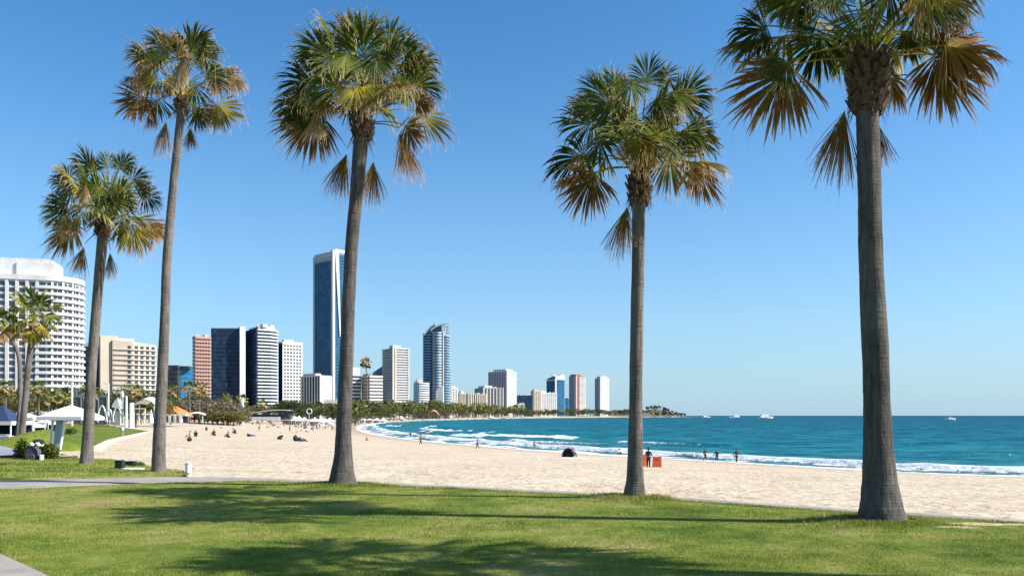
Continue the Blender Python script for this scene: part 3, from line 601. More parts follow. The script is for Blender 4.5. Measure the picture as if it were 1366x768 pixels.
z5 = [(240, 80, 70, 150, 'd', .2), (330, 40, 120, 10, 'g', -.3), (400, 100, 320, 170, 'p', -1.0), (330, 262, 130, 500, 'b', .1), (290, 290, 180, 400, 'd', -.3), (568, 405, 512, 735, 'b', .12), (705, 440, 712, 655, 'b', .3),
      (700, 125, 610, 210, 'y', -1.2), (705, 128, 850, 235, 'y', -1.15), (920, 215, 1060, 470, 'b', .1), (940, 200, 1200, 250, 'b', -.1), (950, 190, 1150, 150, 'b', .3), (900, 30, 1110, 50, 'g', .2), (870, 40, 960, 170, 'd', -.4),
      (470, 30, 330, -40, 'g', .3), (500, 60, 450, 250, 'd', .5), (620, -60, 590, -260, 'g', .2), (500, -60, 340, -220, 'd', .4), (760, -60, 930, -220, 'g', .0), (420, -20, 210, -110, 'g', -.2), (860, -30, 1060, -110, 'd', .3), (700, -80, 780, -280, 'p', -.4),
      (560, -20, 540, 120, 'p', -1.0), (800, 0, 850, 130, 'g', -.9), (660, 30, 660, 130, 'g', .9), (800, 260, 860, 380, 'b', .5), (640, 60, 560, 190, 'd', -.8), (760, 90, 800, 230, 'd', -.7), (560, 120, 480, 250, 'g', -.6), (600, -20, 650, 110, 'g', -1.0), (840, 90, 930, 200, 'd', .4)]
z4 = [(215, 290, 75, 285, 'g', .1), (200, 270, 110, 240, 'g', -.3), (180, 385, 45, 465, 'd', .2), (225, 365, 205, 460, 'd', -.5), (215, 468, 115, 610, 'b', -.1), (325, 560, 285, 735, 'b', .0), (345, 405, 300, 480, 'y', -1.0), (348, 405, 400, 490, 'y', -.9),
      (440, 425, 480, 545, 'y', -.6), (555, 430, 650, 560, 'b', .1), (545, 425, 560, 520, 't', -.3), (540, 325, 665, 362, 'g', .1), (550, 310, 640, 290, 'd', .2), (490, 230, 612, 170, 'g', -.2), (500, 225, 560, 130, 'g', .3), (440, 150, 475, 72, 'g', .1), (385, 170, 400, 66, 'g', -.2), (290, 160, 265, 85, 'g', .2),
      (240, 215, 185, 115, 'g', -.1), (400, 265, 420, 340, 'd', -.9), (315, 215, 305, 310, 'p', -1.0), (500, 345, 540, 420, 'g', -.5), (330, 150, 330, 90, 'd', .5), (450, 240, 470, 330, 'p', -.8), (260, 250, 240, 350, 'd', -.6), (370, 230, 360, 330, 'd', .8), (440, 240, 480, 300, 'd', .6), (500, 330, 500, 420, 'd', .3)]
z3 = [(210, 405, 80, 560, 'b', .1), (215, 400, 60, 440, 'd', -.2), (225, 420, 215, 520, 't', -.5), (195, 300, 45, 300, 'd', .1), (200, 320, 200, 420, 'g', .4), (250, 210, 115, 150, 'g', -.1), (330, 180, 255, 45, 'g', .1), (345, 150, 345, 60, 'g', -.2), (372, 150, 388, 18, 'g', .1), (450, 170, 515, 65, 'g', .1), (430, 170, 430, 80, 'd', .4),
      (530, 240, 655, 215, 'g', .1), (525, 240, 600, 170, 'g', .3), (550, 320, 675, 335, 'g', -.1), (540, 330, 500, 400, 'p', -.5), (560, 400, 690, 500, 'y', .1), (565, 385, 640, 400, 'b', -.2), (500, 470, 545, 645, 'b', .0), (530, 475, 600, 560, 'b', -.3), (305, 535, 255, 700, 'b', .2), (405, 570, 392, 735, 'b', .1),
      (388, 385, 325, 455, 'y', -1.1), (392, 385, 470, 440, 'y', -1.0), (340, 260, 320, 360, 'p', -1.0), (280, 260, 240, 340, 'p', -.7), (430, 245, 440, 340, 'd', -.8), (440, 235, 520, 250, 'd', -.7), (400, 200, 380, 300, 'g', .8), (300, 320, 290, 400, 'd', .7), (460, 330, 440, 300, 'd', .8), (395, 330, 380, 420, 't', -.7), (480, 300, 530, 330, 'd', .5), (235, 390, 260, 460, 'y', -.6)]
z2 = [(340, 115, 262, 105, 't', .1), (345, 130, 355, 225, 't', -.5), (330, 190, 278, 195, 'b', .1), (325, 235, 262, 300, 'b', -.1), (335, 240, 330, 310, 'b', .3), (395, 300, 375, 395, 'b', -.1), (450, 312, 452, 378, 'b', .1), (470, 258, 490, 330, 'd', .1), (535, 255, 595, 325, 'y', -.1), (530, 255, 500, 310, 'b', .2), (560, 175, 615, 205, 't', .1), (550, 160, 590, 140, 't', .2), (555, 170, 530, 240, 't', -.3),
      (480, 110, 545, 85, 'g', .1), (470, 110, 520, 60, 'g', -.2), (440, 100, 460, 32, 'g', .1), (400, 95, 400, 35, 'g', .2), (380, 100, 350, 38, 'g', -.1), (400, 215, 350, 222, 'y', -.8), (405, 215, 450, 235, 'y', -.7), (470, 145, 462, 235, 't', -.8), (400, 135, 392, 195, 'p', -.8), (360, 140, 330, 90, 'd', .2), (440, 160, 440, 230, 'd', .7), (500, 150, 540, 170, 'd', .2), (380, 170, 350, 200, 'd', .6)]
z1 = [(110, 478, 48, 480, 'g', .1), (125, 470, 80, 440, 'g', -.2), (108, 550, 28, 585, 'p', .1), (120, 545, 60, 545, 'd', -.3), (130, 600, 50, 680, 'b', -.1), (140, 600, 105, 650, 't', -.4), (165, 655, 145, 738, 'b', -.2), (238, 672, 240, 750, 'b', -.2), (192, 578, 178, 640, 'y', -.9), (298, 588, 340, 690, 'y', -.3), (310, 580, 300, 680, 't', .1), (335, 582, 382, 650, 'b', .1), (318, 510, 380, 540, 'd', .1), (310, 500, 360, 490, 'g', -.1), (282, 468, 342, 448, 'g', .1),
      (258, 440, 305, 400, 'g', -.1), (240, 430, 260, 385, 'd', .3), (215, 432, 208, 378, 'g', .1), (180, 440, 128, 390, 'g', -.1), (165, 440, 145, 390, 'd', .3), (230, 495, 245, 570, 'd', -.8), (165, 500, 140, 560, 'g', -.7), (200, 500, 205, 560, 't', -.9), (260, 540, 270, 600, 'p', -.6), (240, 560, 235, 640, 'd', .5), (180, 540, 160, 600, 'd', .6), (280, 520, 310, 570, 'd', -.3)]
big_palm('tallest palm on the right with a thick flared trunk and a large brown frond', 12.4, L5, None, z5, 3.072, (950, 0), 55, 18, True, 2.2, boot=(1.75, .85, 70))
big_palm('palm right of centre with a straight slim trunk, standing alone before the sea', 16.15, L4, None, z4, 2.56, (710, 50), 44, 15, False, 1.9, boot=(1.5, .55, 38))
big_palm('palm left of centre with a dark leaning trunk, in front of the blue glass skyscraper', 19.1, L3, None, z3, 2.745, (350, 0), 33, 15, True, 2.1, boot=(1.3, .5, 30))
big_palm('slender palm with a very long thin trunk and ragged tan fronds, beside the footpath', 23.1, L2, None, z2, 2.133, (40, 20), 22, 10, False, 1.9, 'gdgdgdt', boot=(1.3, .4, 22))
big_palm('shorter palm with a round full crown on the small lawn at left', 26.5, L1, None, z1, 2.133, (40, 20), 11, 14, False, 1.9, boot=(1.3, .4, 22))
# two small palms on the left by the mound, and the prototypes of the distant ones
def crown_palm(root, top, rad, n, seed, kinds, tr=.2, fn=20, boot_=True, wscale=1.0, droop=.5):
    rnd = random.Random(seed)
    for i in range(n):
        az = i*2.39996+seed; el = R(85-150*((i+.5)/n)); o = Vector((math.cos(az)*math.cos(el), math.sin(az)*math.cos(el), math.sin(el)))
        H = top+o*rad*rnd.uniform(.42, .56); D = (o+Vector((0, 0, -.4))).normalized(); side = D.cross(Vector((0, 0, 1))); side = side.normalized() if side.length > .2 else Vector((1, 0, 0))
        N_ = side.cross(D); roll = rnd.uniform(-.8, .8); mb = MB(); petiole(mb, top, H, rnd, tr*.12)
        fan(mb, H, D, rad*rnd.uniform(.46, .58), rnd, side*math.cos(roll)+N_*math.sin(roll), A=rnd.uniform(1.3, 1.9), n=fn, droop=droop, tips=False, wscale=wscale)
        j = int((i/n)*len(kinds)); yield mb, kinds[min(j, len(kinds)-1)]
def small_palm(label, d, line, rad, seed, kinds, n=20, group=None, zb=None):
    pts = [(P(x, y, d), w_/2/F*d) for x, y, w_ in line]; b = pts[0][0]; g = G(b.x, d)
    pts[0] = (Vector((b.x, d, (g if zb is None else zb)-.1)), pts[0][1])
    root = thing('palm_tree', (b.x, d, g), label, 'palm tree', group); make_trunk(root, pts, M['bark'], seed, sides=14)
    for mb, kd in crown_palm(root, pts[-1][0]+Vector((0, 0, .2)), rad, n, seed, kinds, .3): mb.build('frond', FM[kd], root)
    return root
small_palm('small palm with a yellow skirt of fronds in front of the white hotel', 58, [(28.5, 583, 9), (31, 560, 8), (36, 510, 7.6), (41, 460, 7.4), (45, 428, 7)], 2.2, 5, 'pgpggpyyy', 22, 'pair of small palms by the hotel')
small_palm('small palm cut by the left edge of the frame, its trunk leaning behind its neighbour', 64, [(23, 575, 7), (26, 555, 6.5), (27, 510, 6), (24, 470, 5.6), (6, 438, 5.0)], 1.6, 9, 'gpgpybbt', 16, 'pair of small palms by the hotel')
# the palm whose crown throws the shadow at the bottom of the picture stands outside the frame
def shade_palm(x, y, h, seed):
    root = thing('palm_tree', (x, y, 0), 'palm beyond the right edge of the frame, its crown shading the lawn', 'palm tree', 'tall fan palms on the lawn')
    make_trunk(root, [(Vector((x, y, -.1)), .3), (Vector((x, y, .5)), .24), (Vector((x+.1, y, 3)), .2), (Vector((x+.1, y, h)), .17)], M['bark'], seed)
    for mb, kd in crown_palm(root, Vector((x+.1, y, h+.2)), 2.0, 34, seed, 'ggggdddpybb', .3, 40): mb.build('frond', FM[kd], root)
shade_palm(8.7, 7.45, 7.6, 3)
# ================================================================ the city
class Bld:
    def __init__(s, label, px, d, zbase=None, cat='building', group=None, name='building'):
        x = (px-CX)/F*d; s.d = d; s.z0 = (G(x, d) if zbase is None else zbase)-1.0
        s.root = thing(name, (x, d, s.z0), label, cat, group); s.wins = []
    def ztop(s, py, d=None): return EYE-(py-HY)/F*(d or s.d)
    def part(s, name, m, fn, bevel=0):
        mb = MB(); fn(mb); return mb.build(name, M[m] if isinstance(m, str) else m, s.root)
    def finish_windows(s, m='win', name='window'):
        """the 100 that show largest are parts of their own, the rest one part"""
        s.wins.sort(key=lambda q: -q[0]); me = {}
        for area, mbs in s.wins[:100]:
            mb = MB(); mb.add(*mbs); mb.build(name, M[m], s.root)
        if len(s.wins) > 100:
            mb = MB()
            for _, q in s.wins[100:]: mb.add(*q)
            tag(mb.build(name, M[m], s.root), kind='stuff')
        s.wins = []
def corner(xl, xc, xr, d, yaw):
    """footprint of a box seen by its near corner xc, its left and right ends at xl and xr in the photograph"""
    c = Vector(((xc-CX)/F*d, d)); u = Vector((math.cos(yaw), math.sin(yaw))); v = Vector((-math.sin(yaw), math.cos(yaw)))
    def sol(dr, px): k_ = (px-CX)/F; return (k_*c.y-c.x)/(dr.x-k_*dr.y)
    tr = sol(u, xr); tl = sol(v, xl); return c, u, v, tr, tl
def rect(c, u, v, a0, a1, b0, b1): return [tuple(c+u*a0+v*b0), tuple(c+u*a1+v*b0), tuple(c+u*a1+v*b1), tuple(c+u*a0+v*b1)]
def offset(poly, o):
    n = len(poly); r = []
    for i in range(n):
        a, b, c = Vector(poly[i-1]), Vector(poly[i]), Vector(poly[(i+1) % n]); e1 = (b-a).normalized(); e2 = (c-b).normalized()
        n1 = Vector((e1.y, -e1.x)); n2 = Vector((e2.y, -e2.x)); m_ = (n1+n2); m_ = m_/max(.35, m_.dot(n1)); r.append(tuple(b+m_*o))
    return r
def facade(B, a, b, z0, z1, cols, rows, wf=.6, hf=.5, proud=.06, skip=None, m0=.04, zoff=.0):
    """a window for each cell of the wall from a to b (plan points, left to right as seen)"""
    a = Vector(a); b = Vector(b); L = (b-a).length; u = (b-a)/L; n = Vector((u.y, -u.x)); ph = (z1-z0)/rows; pw = L*(1-2*m0)/cols
    for r_ in range(rows):
        for c in range(cols):
            if skip and skip(c, r_): continue
            x0 = L*m0+pw*(c+.5-wf/2); x1 = x0+pw*wf; q0 = z0+ph*(r_+.5-hf/2+zoff); q1 = q0+ph*hf
            p0 = a+u*x0; p1 = a+u*x1; vs = []
            for (p, z) in ((p0, q0), (p1, q0), (p1, q1), (p0, q1)): vs.append((p.x+n.x*proud, p.y+n.y*proud, z))
            for (p, z) in ((p0, q0), (p1, q0), (p1, q1), (p0, q1)): vs.append((p.x-n.x*.2, p.y-n.y*.2, z))
            face = abs(n.dot(Vector(p0).normalized()))
            B.wins.append((pw*wf*ph*hf*(face+.05)/(p0.length**2)*1e6, (vs, [(0, 1, 2, 3), (7, 6, 5, 4), (0, 4, 5, 1), (1, 5, 6, 2), (2, 6, 7, 3), (3, 7, 4, 0)])))
def bands(B, poly, z0, z1, n, m, frac=.4, proud=.5, name='balcony', each=True):
    ph = (z1-z0)/n; op = offset(poly, proud)
    mb = MB()
    for i in range(n+1):
        z = z0+ph*i
        if z+ph*frac > z1+.3: break
        if each: mb = MB()
        mb.prism(op, z, z+ph*frac)
        if each: mb.build(name, M[m], B.root)
    if not each: mb.build(name, M[m], B.root)
def roofbox(B, poly, z, h, m='white', name='roof_house', inset=3): B.part(name, m, lambda q: q.prism(offset(poly, -inset), z, z+h))
def roof_kit(B, c, u, v, a, b, z, seed, n=4):
    rnd = random.Random(seed)
    mb = MB()
    for i in range(n):
        p = c+u*a*rnd.uniform(.15, .85)+v*b*rnd.uniform(.15, .6); mb.box((p.x, p.y, z+1.0), (rnd.uniform(2, 5), rnd.uniform(2, 4), rnd.uniform(1.6, 3)), rnd.random())
    mb.build('roof_plant', M['lgrey'], B.root)
CITY = 'tower blocks behind the beach'
# --- white hotel, its right end rounded
D = 370; B = Bld('big white hotel with balconies and a rounded end at the left edge', 40, D, group=CITY)
yw = .26; c0 = Vector(((-150-CX)/F*(D-30), D-30)); u = Vector((math.cos(yw), math.sin(yw))); v = Vector((-u.y, u.x))
pe = [(px-CX)/F for px in (62,)]; L0 = ((62-CX)/F*c0.y-c0.x)/(u.x-(62-CX)/F*u.y)
rad = 12.0; ctr = c0+u*L0+v*rad; arc = [tuple(ctr+(-v*math.cos(t)+u*math.sin(t))*rad*1.0) for t in np.linspace(0, R(115), 12)]
poly = [tuple(c0)]+arc+[tuple(ctr+v*rad*.9-u*10), tuple(c0+v*30)]
zt = B.ztop(366, c0.y+8); z0 = B.z0; rows = 21; ph = (zt-2.2-z0)/rows
B.part('wall', 'white', lambda q: q.prism(offset(poly, -.6), z0, zt)); B.part('parapet', 'white', lambda q: q.prism(offset(poly, .35), zt-1.3, zt+.9))
pent = rect(c0, u, v, 2, L0*1.0, 6, 24); B.part('penthouse', 'white', lambda q: q.prism(pent, zt, zt+9.2)); B.part('penthouse_wall', 'white', lambda q: q.prism(rect(c0, u, v, L0-13.5, L0+2, 5.2, 18), zt, zt+7.4))
fl = [c0]+[Vector(p) for p in arc]
Bc = 30; nflat = 9; wpoly = offset(poly, -.6)
facade(B, wpoly[0], wpoly[1], z0+1, zt-1.6, 15, rows, .74, .60, .08, m0=.0)
for i in range(1, 11): facade(B, wpoly[i], wpoly[i+1], z0+1, zt-1.6, 1, rows, .80, .58, .08, m0=.02)
B.finish_windows()
ph = (zt-1.6-z0-1)/rows
for i in range(rows):
    z = z0+1+ph*i; mb = MB(); outer = offset(poly, .55)
    # balcony slab and upstand along the curved end, a plain string course along the flat front
    mb.prism(offset(poly, -.35), z-.22, z+.16); mb.build('floor_slab', M['white'], B.root)
    mb = MB(); sp = [tuple(Vector(outer[1])-u*4.5)]+outer[1:12]; inn = offset(poly, -.8); ip = [tuple(Vector(inn[1])-u*4.5)]+inn[1:12]
    for j in range(len(sp)-1):
        mb.prism([sp[j], sp[j+1], ip[j+1], ip[j]], z-.25, z+.05); a_ = Vector(sp[j]); b_ = Vector(sp[j+1]); nn = (Vector(ip[j])-a_).normalized()*.15
        mb.prism([sp[j], sp[j+1], tuple(b_+nn), tuple(a_+nn)], z+.05, z+.95)
    mb.build('balcony', M['white'], B.root)
for i in range(15):      # piers of the flat front
    p = Vector(wpoly[0])+(Vector(wpoly[1])-Vector(wpoly[0]))*(i/15)+u*.3; B.part('pier', 'white', lambda q: q.box((p.x-v.x*.25, p.y-v.y*.25, (z0+zt)/2-.4), (1.25, .9, zt-z0-.8), yw))
for i in (2, 4, 6, 8, 10):
    p = Vector(wpoly[i]); B.part('pier', 'white', lambda q: q.box((p.x, p.y, (z0+zt)/2-.4), (.9, 1.0, zt-z0-.8), yw+.2*i))
# --- beige block with dark glass side
D = 470; B = Bld('cream hotel block with square windows and a dark glass side wing', 160, D, group=CITY)
c, u, v, tr, tl = corner(105, 150, 209, D, .22)
c, u, v, tr, tl = corner(139, 150, 209, D, .55)
poly = rect(c, u, v, 0, tr, 0, tl); zt = B.ztop(453); zb = B.z0
q5 = [tuple(c), tuple(c+u*tr*.45-v*.0+(-v)*1.6), tuple(c+u*tr+v*1.5), tuple(c+u*tr+v*16), tuple(c+v*16)]
B.part('wall', 'cream', lambda q: q.prism(q5, zb, [zt, zt-.8, zt-2.2, zt-2, zt]))
B.part('core', 'cream', lambda q: q.prism(rect(c, u, v, -6.2, 3.2, 1.5, 12), zb, B.ztop(447.5)))
B.part('core', 'beige', lambda q: q.prism(rect(c, u, v, -1.8, 12, 3.2, 11), zt-2, B.ztop(450)))
rows = int((zt-zb)/2.96); top = zt-2.6; z_ = top-rows*2.96
facade(B, c+u*1.0, c+u*tr*.45-v*1.6, z_, top, 3, rows, .62, .6, .06, m0=.05); facade(B, c+u*tr*.45-v*1.6, c+u*tr+v*1.5, z_, top, 4, rows, .60, .62, .06, m0=.02)
B.finish_windows()
for i in range(rows):
    z = z_+2.96*i; mb = MB()
    for a, b, in ((c+u*1.0, c+u*tr*.45-v*1.6), (c+u*tr*.45-v*1.6, c+u*tr+v*1.5)):
        e = (b-a).normalized(); n_ = Vector((e.y, -e.x)); mb.prism([tuple(a+n_*.01), tuple(b+n_*.01), tuple(b+n_*.75), tuple(a+n_*.75)][::-1], z-.15, z+.40)
    mb.build('balcony', M['beige'], B.root)
c2, u2, v2, tr2, tl2 = corner(100, 104, 140, D+14, .12)
B.part('glass_wing', 'navy', lambda q: q.prism(rect(c2, u2, v2, 0, tr2, 0, 14), zb, B.ztop(462, D+14))); B.part('wing_parapet', 'lgrey', lambda q: q.prism(offset(rect(c2, u2, v2, 0, tr2, 0, 14), .4), B.ztop(462, D+14), B.ztop(457, D+14)))
# --- low blue glass block
D = 540; B = Bld('low blue glass block between the cream hotel and the salmon tower', 245, D, group=CITY)
c, u, v, tr, tl = corner(222, 236, 257, D, .5); B.part('glass_facade', 'azure', lambda q: q.prism(rect(c, u, v, 0, tr, 0, 12), B.z0, B.ztop(491)))
c, u, v, tr, tl = corner(221, 223, 237, D-6, .1); B.part('wing', 'charcoal', lambda q: q.prism(rect(c, u, v, 0, tr, 0, 12), B.z0, B.ztop(487.5)))
B.part('parapet', 'navy', lambda q: q.prism(rect(c, u, v, tr*1.1, tr*1.9, 5, 12), B.ztop(492), B.ztop(488)))
def window_tower(label, xl, xc, xr, D, yaw, pytop, wallm, cols, colsl, fh, wf=.6, hf=.5, depth=None, winm='win', balc=None, cap=None, seed=1, roof=True, leftm=None, fins=None):
    B = Bld(label, (xl+xr)/2, D, group=CITY); c, u, v, tr, tl = corner(xl, xc, xr, D, yaw); tl = min(tl, 60); zt = B.ztop(pytop); poly = rect(c, u, v, 0, tr, 0, tl)
    B.part('wall', wallm, lambda q: q.prism(poly, B.z0, zt)); rows = int((zt-B.z0-2)/fh); z_ = zt-1.2-rows*fh
    if leftm: B.part('side_wall', leftm, lambda q: q.prism(rect(c, u, v, -.15, .5, .5, tl-.3), B.z0, zt-.8))
    if cols: facade(B, c, c+u*tr, z_, zt-1.2, cols, rows, wf, hf, .08)
    if colsl and not leftm: facade(B, c+v*tl, c, z_, zt-1.2, colsl, rows, wf, hf, .08)
    B.finish_windows(winm)
    if balc:
        for i in range(rows+1):
            z = z_+fh*i; B.part('balcony', balc, lambda q: q.prism(rect(c, u, v, -.4, tr+.4, -.9, tl*.98), z-.15, z+.9))
    if fins:
        for i in range(fins[0]+1):
            a = tr*i/fins[0]; B.part('fin', fins[1], lambda q: q.prism(rect(c, u, v, a-.35, a+.35, -1.2, 0.1), B.z0, zt+.5))
    if cap: B.part('roof_house', cap[0], lambda q: q.prism(rect(c, u, v, tr*cap[1], tr*cap[2], tl*.2, tl*.75), zt, B.ztop(cap[3])))
    if roof: roof_kit(B, c, u, v, tr, tl, zt, seed)
    B.part('parapet', wallm, lambda q: q.prism(offset(poly, .25), zt-.4, zt+.8))
    return B, c, u, v, tr, tl, zt
window_tower('salmon pink apartment tower just left of the dark slab block', 257, 261, 281, 640, .6, 449, 'pink', 5, 2, 2.95, .52, .5, winm='winb', balc='pink', cap=('pink', .3, .9, 447.5))
# --- dark slab and its white stair tower
D = 690; B = Bld('broad dark navy glass slab block with a white end wall', 303, D, group=CITY)
c, u, v, tr, tl = corner(281, 281.5, 320, D, .06); B.part('glass_facade', 'navy', lambda q: q.prism(rect(c, u, v, 0, tr, 0, 16), B.z0, B.ztop(438)))
B.part('parapet', 'lgrey', lambda q: q.prism(rect(c, u, v, -.3, tr+.2, -.3, 16.2), B.ztop(438), B.ztop(436.8)))
c, u, v, tr, tl = corner(319, 320, 327.5, D-1, .5); B.part('end_wall', 'white', lambda q: q.prism(rect(c, u, v, 0, tr, 0, 17.5), B.z0, B.ztop(435.5)))
# --- striped tower
D = 700; B = Bld('striped white and glass office tower with a chamfered front, beside the navy slab', 350, D, group=CITY)
c, u, v, tr, tl = corner(327.8, 342.5, 372, D, .6); p1 = c+u*tr*.62-v*.5; poly = [tuple(c), tuple(p1), tuple(c+u*tr+v*4), tuple(c+u*tr+v*14), tuple(c+v*tl)]
zt = B.ztop(438.5); B.part('glass_core', 'navy', lambda q: q.prism(offset(poly, -.3), B.z0, zt)); ph = 2.95; n = int((zt-B.z0)/ph)
for i in range(n+1):
    z = zt-ph*i; a = [tuple(c+u*.3-v*.1), tuple(p1), tuple(c+u*tr+v*4), tuple(c+u*tr+v*13)]; op = offset(a+[tuple(c+v*8+u*5)], .55); B.part('spandrel', 'white', lambda q: q.prism(op, z-1.25, z))
B.part('side_wall', 'darkside', lambda q: q.prism([tuple(c-u*.9-v*.6), tuple(c+u*.6-v*.7), tuple(c+u*.6+v*tl), tuple(c-u*1.2+v*tl)], B.z0, zt+.6))
B.part('roof_house', 'white', lambda q: q.prism(offset(poly, -2.2), zt, B.ztop(434))); roof_kit(B, c, u, v, tr, 12, B.ztop(435), 3, 5)
# --- white punched tower
B, c, u, v, tr, tl, zt = window_tower('white tower with rows of small square windows and a dark glass flank', 371.5, 377, 403.5, 730, .7, 456.5, 'white', 6, 0, 3.15, .62, .52, leftm='darkside', cap=('white', .12, .6, 452.5), roof=False)
# --- low block with vertical stripes
D = 640; B = Bld('low dark block with white vertical fins in front of the skyscraper', 422, D, group=CITY)
c, u, v, tr, tl = corner(402, 427.5, 441.5, D, .95)
zt = B.ztop(501); poly = rect(c, u, v, 0, tr, 0, tl); B.part('glass_core', 'charcoal', lambda q: q.prism(offset(poly, -.4), B.z0, zt)); B.part('parapet', 'white', lambda q: q.prism(offset(poly, .2), zt-.6, zt+.4))
for i in range(8): b_ = tl*i/7; B.part('fin', 'white', lambda q: q.prism(rect(c, u, v, -.45, .3, b_-.40, b_+.40), B.z0, zt-.4))
for i in range(6): a_ = tr*i/5; B.part('fin', 'lgrey', lambda q: q.prism(rect(c, u, v, a_-.9, a_+.9, -.3, .3), B.z0, zt-.4))
B.part('roof_house', 'beige', lambda q: q.prism(rect(c, u, v, tr*.1, tr*.6, tl*.3, tl*.95), zt, zt+2.2))
D = 600; B = Bld('long white podium building right of the finned block', 445, D, group=CITY)
c, u, v, tr, tl = corner(431, 432, 458, D, .05); B.part('wall', 'white', lambda q: q.prism(rect(c, u, v, 0, tr, 0, 8), B.z0, B.ztop(533))); facade(B, c, c+u*tr, B.z0+3, B.ztop(535), 6, 2, .7, .45); B.finish_windows()
# --- the skyscraper
D = 950; B = Bld('tallest blue glass skyscraper with white edges and a slanting white ribbon', 445, D, group=CITY, name='skyscraper')
c, u, v, tr, tl = corner(418.5, 444, 469.5, D, .85); zt = B.ztop(337); poly = rect(c, u, v, 0, tr, 0, tl); z0 = B.z0
tp = rect(c, u, v, 0, tr, 0, tl*.93)
B.part('glass_facade', 'blue', lambda q: q.prism(rect(c, u, v, .3, tr-.3, .3, tl-.3), z0, zt-1))
cc = offset(poly, 0)
def leaning(a0, a1, b0, b1, za, zb_, lean=0): return lambda q: q.prism(rect(c, u, v, a0, a1, b0, b1), za, zb_)
B.part('corner_pier', 'lgrey', leaning(-.9, 2.6, -.9, 2.6, z0, B.ztop(333)))
B.part('corner_pier', 'lgrey', leaning(-.6, 1.0, tl-2.4, tl+.6, z0, B.ztop(338)))
B.part('crown_band', 'lgrey', leaning(-.7, .6, 2.6, tl-2.4, B.ztop(341), B.ztop(335)))
B.part('crown_beam', 'mauve', leaning(-.6, .4, 2.6, tl-2.4, B.ztop(347.5), B.ztop(345.5)))
B.part('louvre', 'grey', leaning(-.3, .3, 2.6, tl-2.4, B.ztop(345.5), B.ztop(341)))
B.part('crown_band', 'white', leaning(2.6, tr+.4, -.8, .7, B.ztop(335.5), B.ztop(331.5)))
B.part('corner_pier', 'white', leaning(tr-1.6, tr+.6, -.6, 2, z0, B.ztop(331.5)))
zb1 = B.ztop(448)
B.part('ribbon', 'white', lambda q: q.add([tuple((*(c+u*2.6-v*1.3), B.ztop(331.5))), tuple((*(c+u*7.6-v*1.3), B.ztop(331.5))), tuple((*(c+u*10.6-v*1.3), zb1)), tuple((*(c+u*9.4-v*1.3), zb1)),
   tuple((*(c+u*2.6+v*.2), B.ztop(331.5))), tuple((*(c+u*7.6+v*.2), B.ztop(331.5))), tuple((*(c+u*10.6+v*.2), zb1)), tuple((*(c+u*9.4+v*.2), zb1))], [(0, 3, 2, 1), (4, 5, 6, 7), (0, 1, 5, 4), (1, 2, 6, 5), (2, 3, 7, 6), (3, 0, 4, 7)]))
# --- group right of the palm trunk
D = 800; B = Bld('striped white office block just right of the dark palm trunk', 476, D, group=CITY)
c, u, v, tr, tl = corner(462, 463, 481.5, D, .45); poly = rect(c, u, v, 0, tr, 0, 14); zt = B.ztop(501); B.part('glass_core', 'navy', lambda q: q.prism(poly, B.z0, zt)); bands(B, poly, B.z0, zt, 12, 'white', .45, .5, 'spandrel'); B.part('roof_house', 'white', lambda q: q.prism(offset(poly, -.8), zt, B.ztop(489.5)))
D = 790; B = Bld('brown and white banded block with stepped balconies left of the tall banded tower', 494, D, group=CITY)
c, u, v, tr, tl = corner(481.5, 491.5, 509.5, D, .5); tl = min(tl, 30); poly = rect(c, u, v, 0, tr, 0, tl); zt = B.ztop(500.5); B.part('wall', 'brown', lambda q: q.prism(offset(poly, -.6), B.z0, zt))
for i in range(12):
    z = zt-3.3*i; B.part('balcony', 'white', lambda q: q.prism(rect(c, u, v, 1, tr+.6, -.9, 6), z-1.9, z)); B.part('balcony', 'cream', lambda q: q.prism(rect(c, u, v, -.6, 1, 1, tl), z-1.6, z-.3))
B.part('roof_house', 'brown', lambda q: q.prism(rect(c, u, v, 1, 6, 4, tl-2), zt, zt+2))
D = 900; B = Bld('dark glass building with a sloping roof glimpsed behind the banded block', 504, D, group=CITY)
c, u, v, tr, tl = corner(496, 497, 510, D, .1); B.part('glass_facade', 'navy', lambda q: q.prism(rect(c, u, v, 0, tr, 0, 14), B.z0, [B.ztop(497), B.ztop(488), B.ztop(488), B.ztop(497)]))
D = 960; B = Bld('tall grey and white banded residential tower in the middle of the skyline', 526, D, group=CITY)
c, u, v, tr, tl = corner(508, 524, 545, D, .55); tl = min(tl, 34); zt = B.ztop(463.5); poly = rect(c, u, v, 0, tr, 0, tl); B.part('wall', 'mauve', lambda q: q.prism(offset(poly, -.8), B.z0, zt))
ph = 3.05; n = int((zt-B.z0)/ph)
for i in range(n):
    z = zt-ph*i; B.part('balcony', 'lgrey', lambda q: q.prism(rect(c, u, v, -.5, 1.2, 5, tl), z-1.5, z-.1)); B.part('balcony', 'white', lambda q: q.prism(rect(c, u, v, 5, tr, -.6, 1), z-1.45, z))
for a in (.3, 3.4): B.part('pier', 'beige', lambda q: q.prism(rect(c, u, v, a-1, a+1.0, -1.2, 1.2), B.z0, zt+.8))
B.part('pier', 'white', lambda q: q.prism(rect(c, u, v, tr-.6, tr+.6, -1, 1.2), B.z0, zt+.5)); B.part('pier', 'mauve', lambda q: q.prism(rect(c, u, v, -1, .9, 2.2, 5), B.z0, zt+.8))
B.part('roof_house', 'white', lambda q: q.prism(rect(c, u, v, .5, 11, 1, 12), zt-.8, B.ztop(460)))
D = 1000; B = Bld('small rounded block with white ribs and a navy side, left of the twin lobed tower', 560, D, group=CITY)
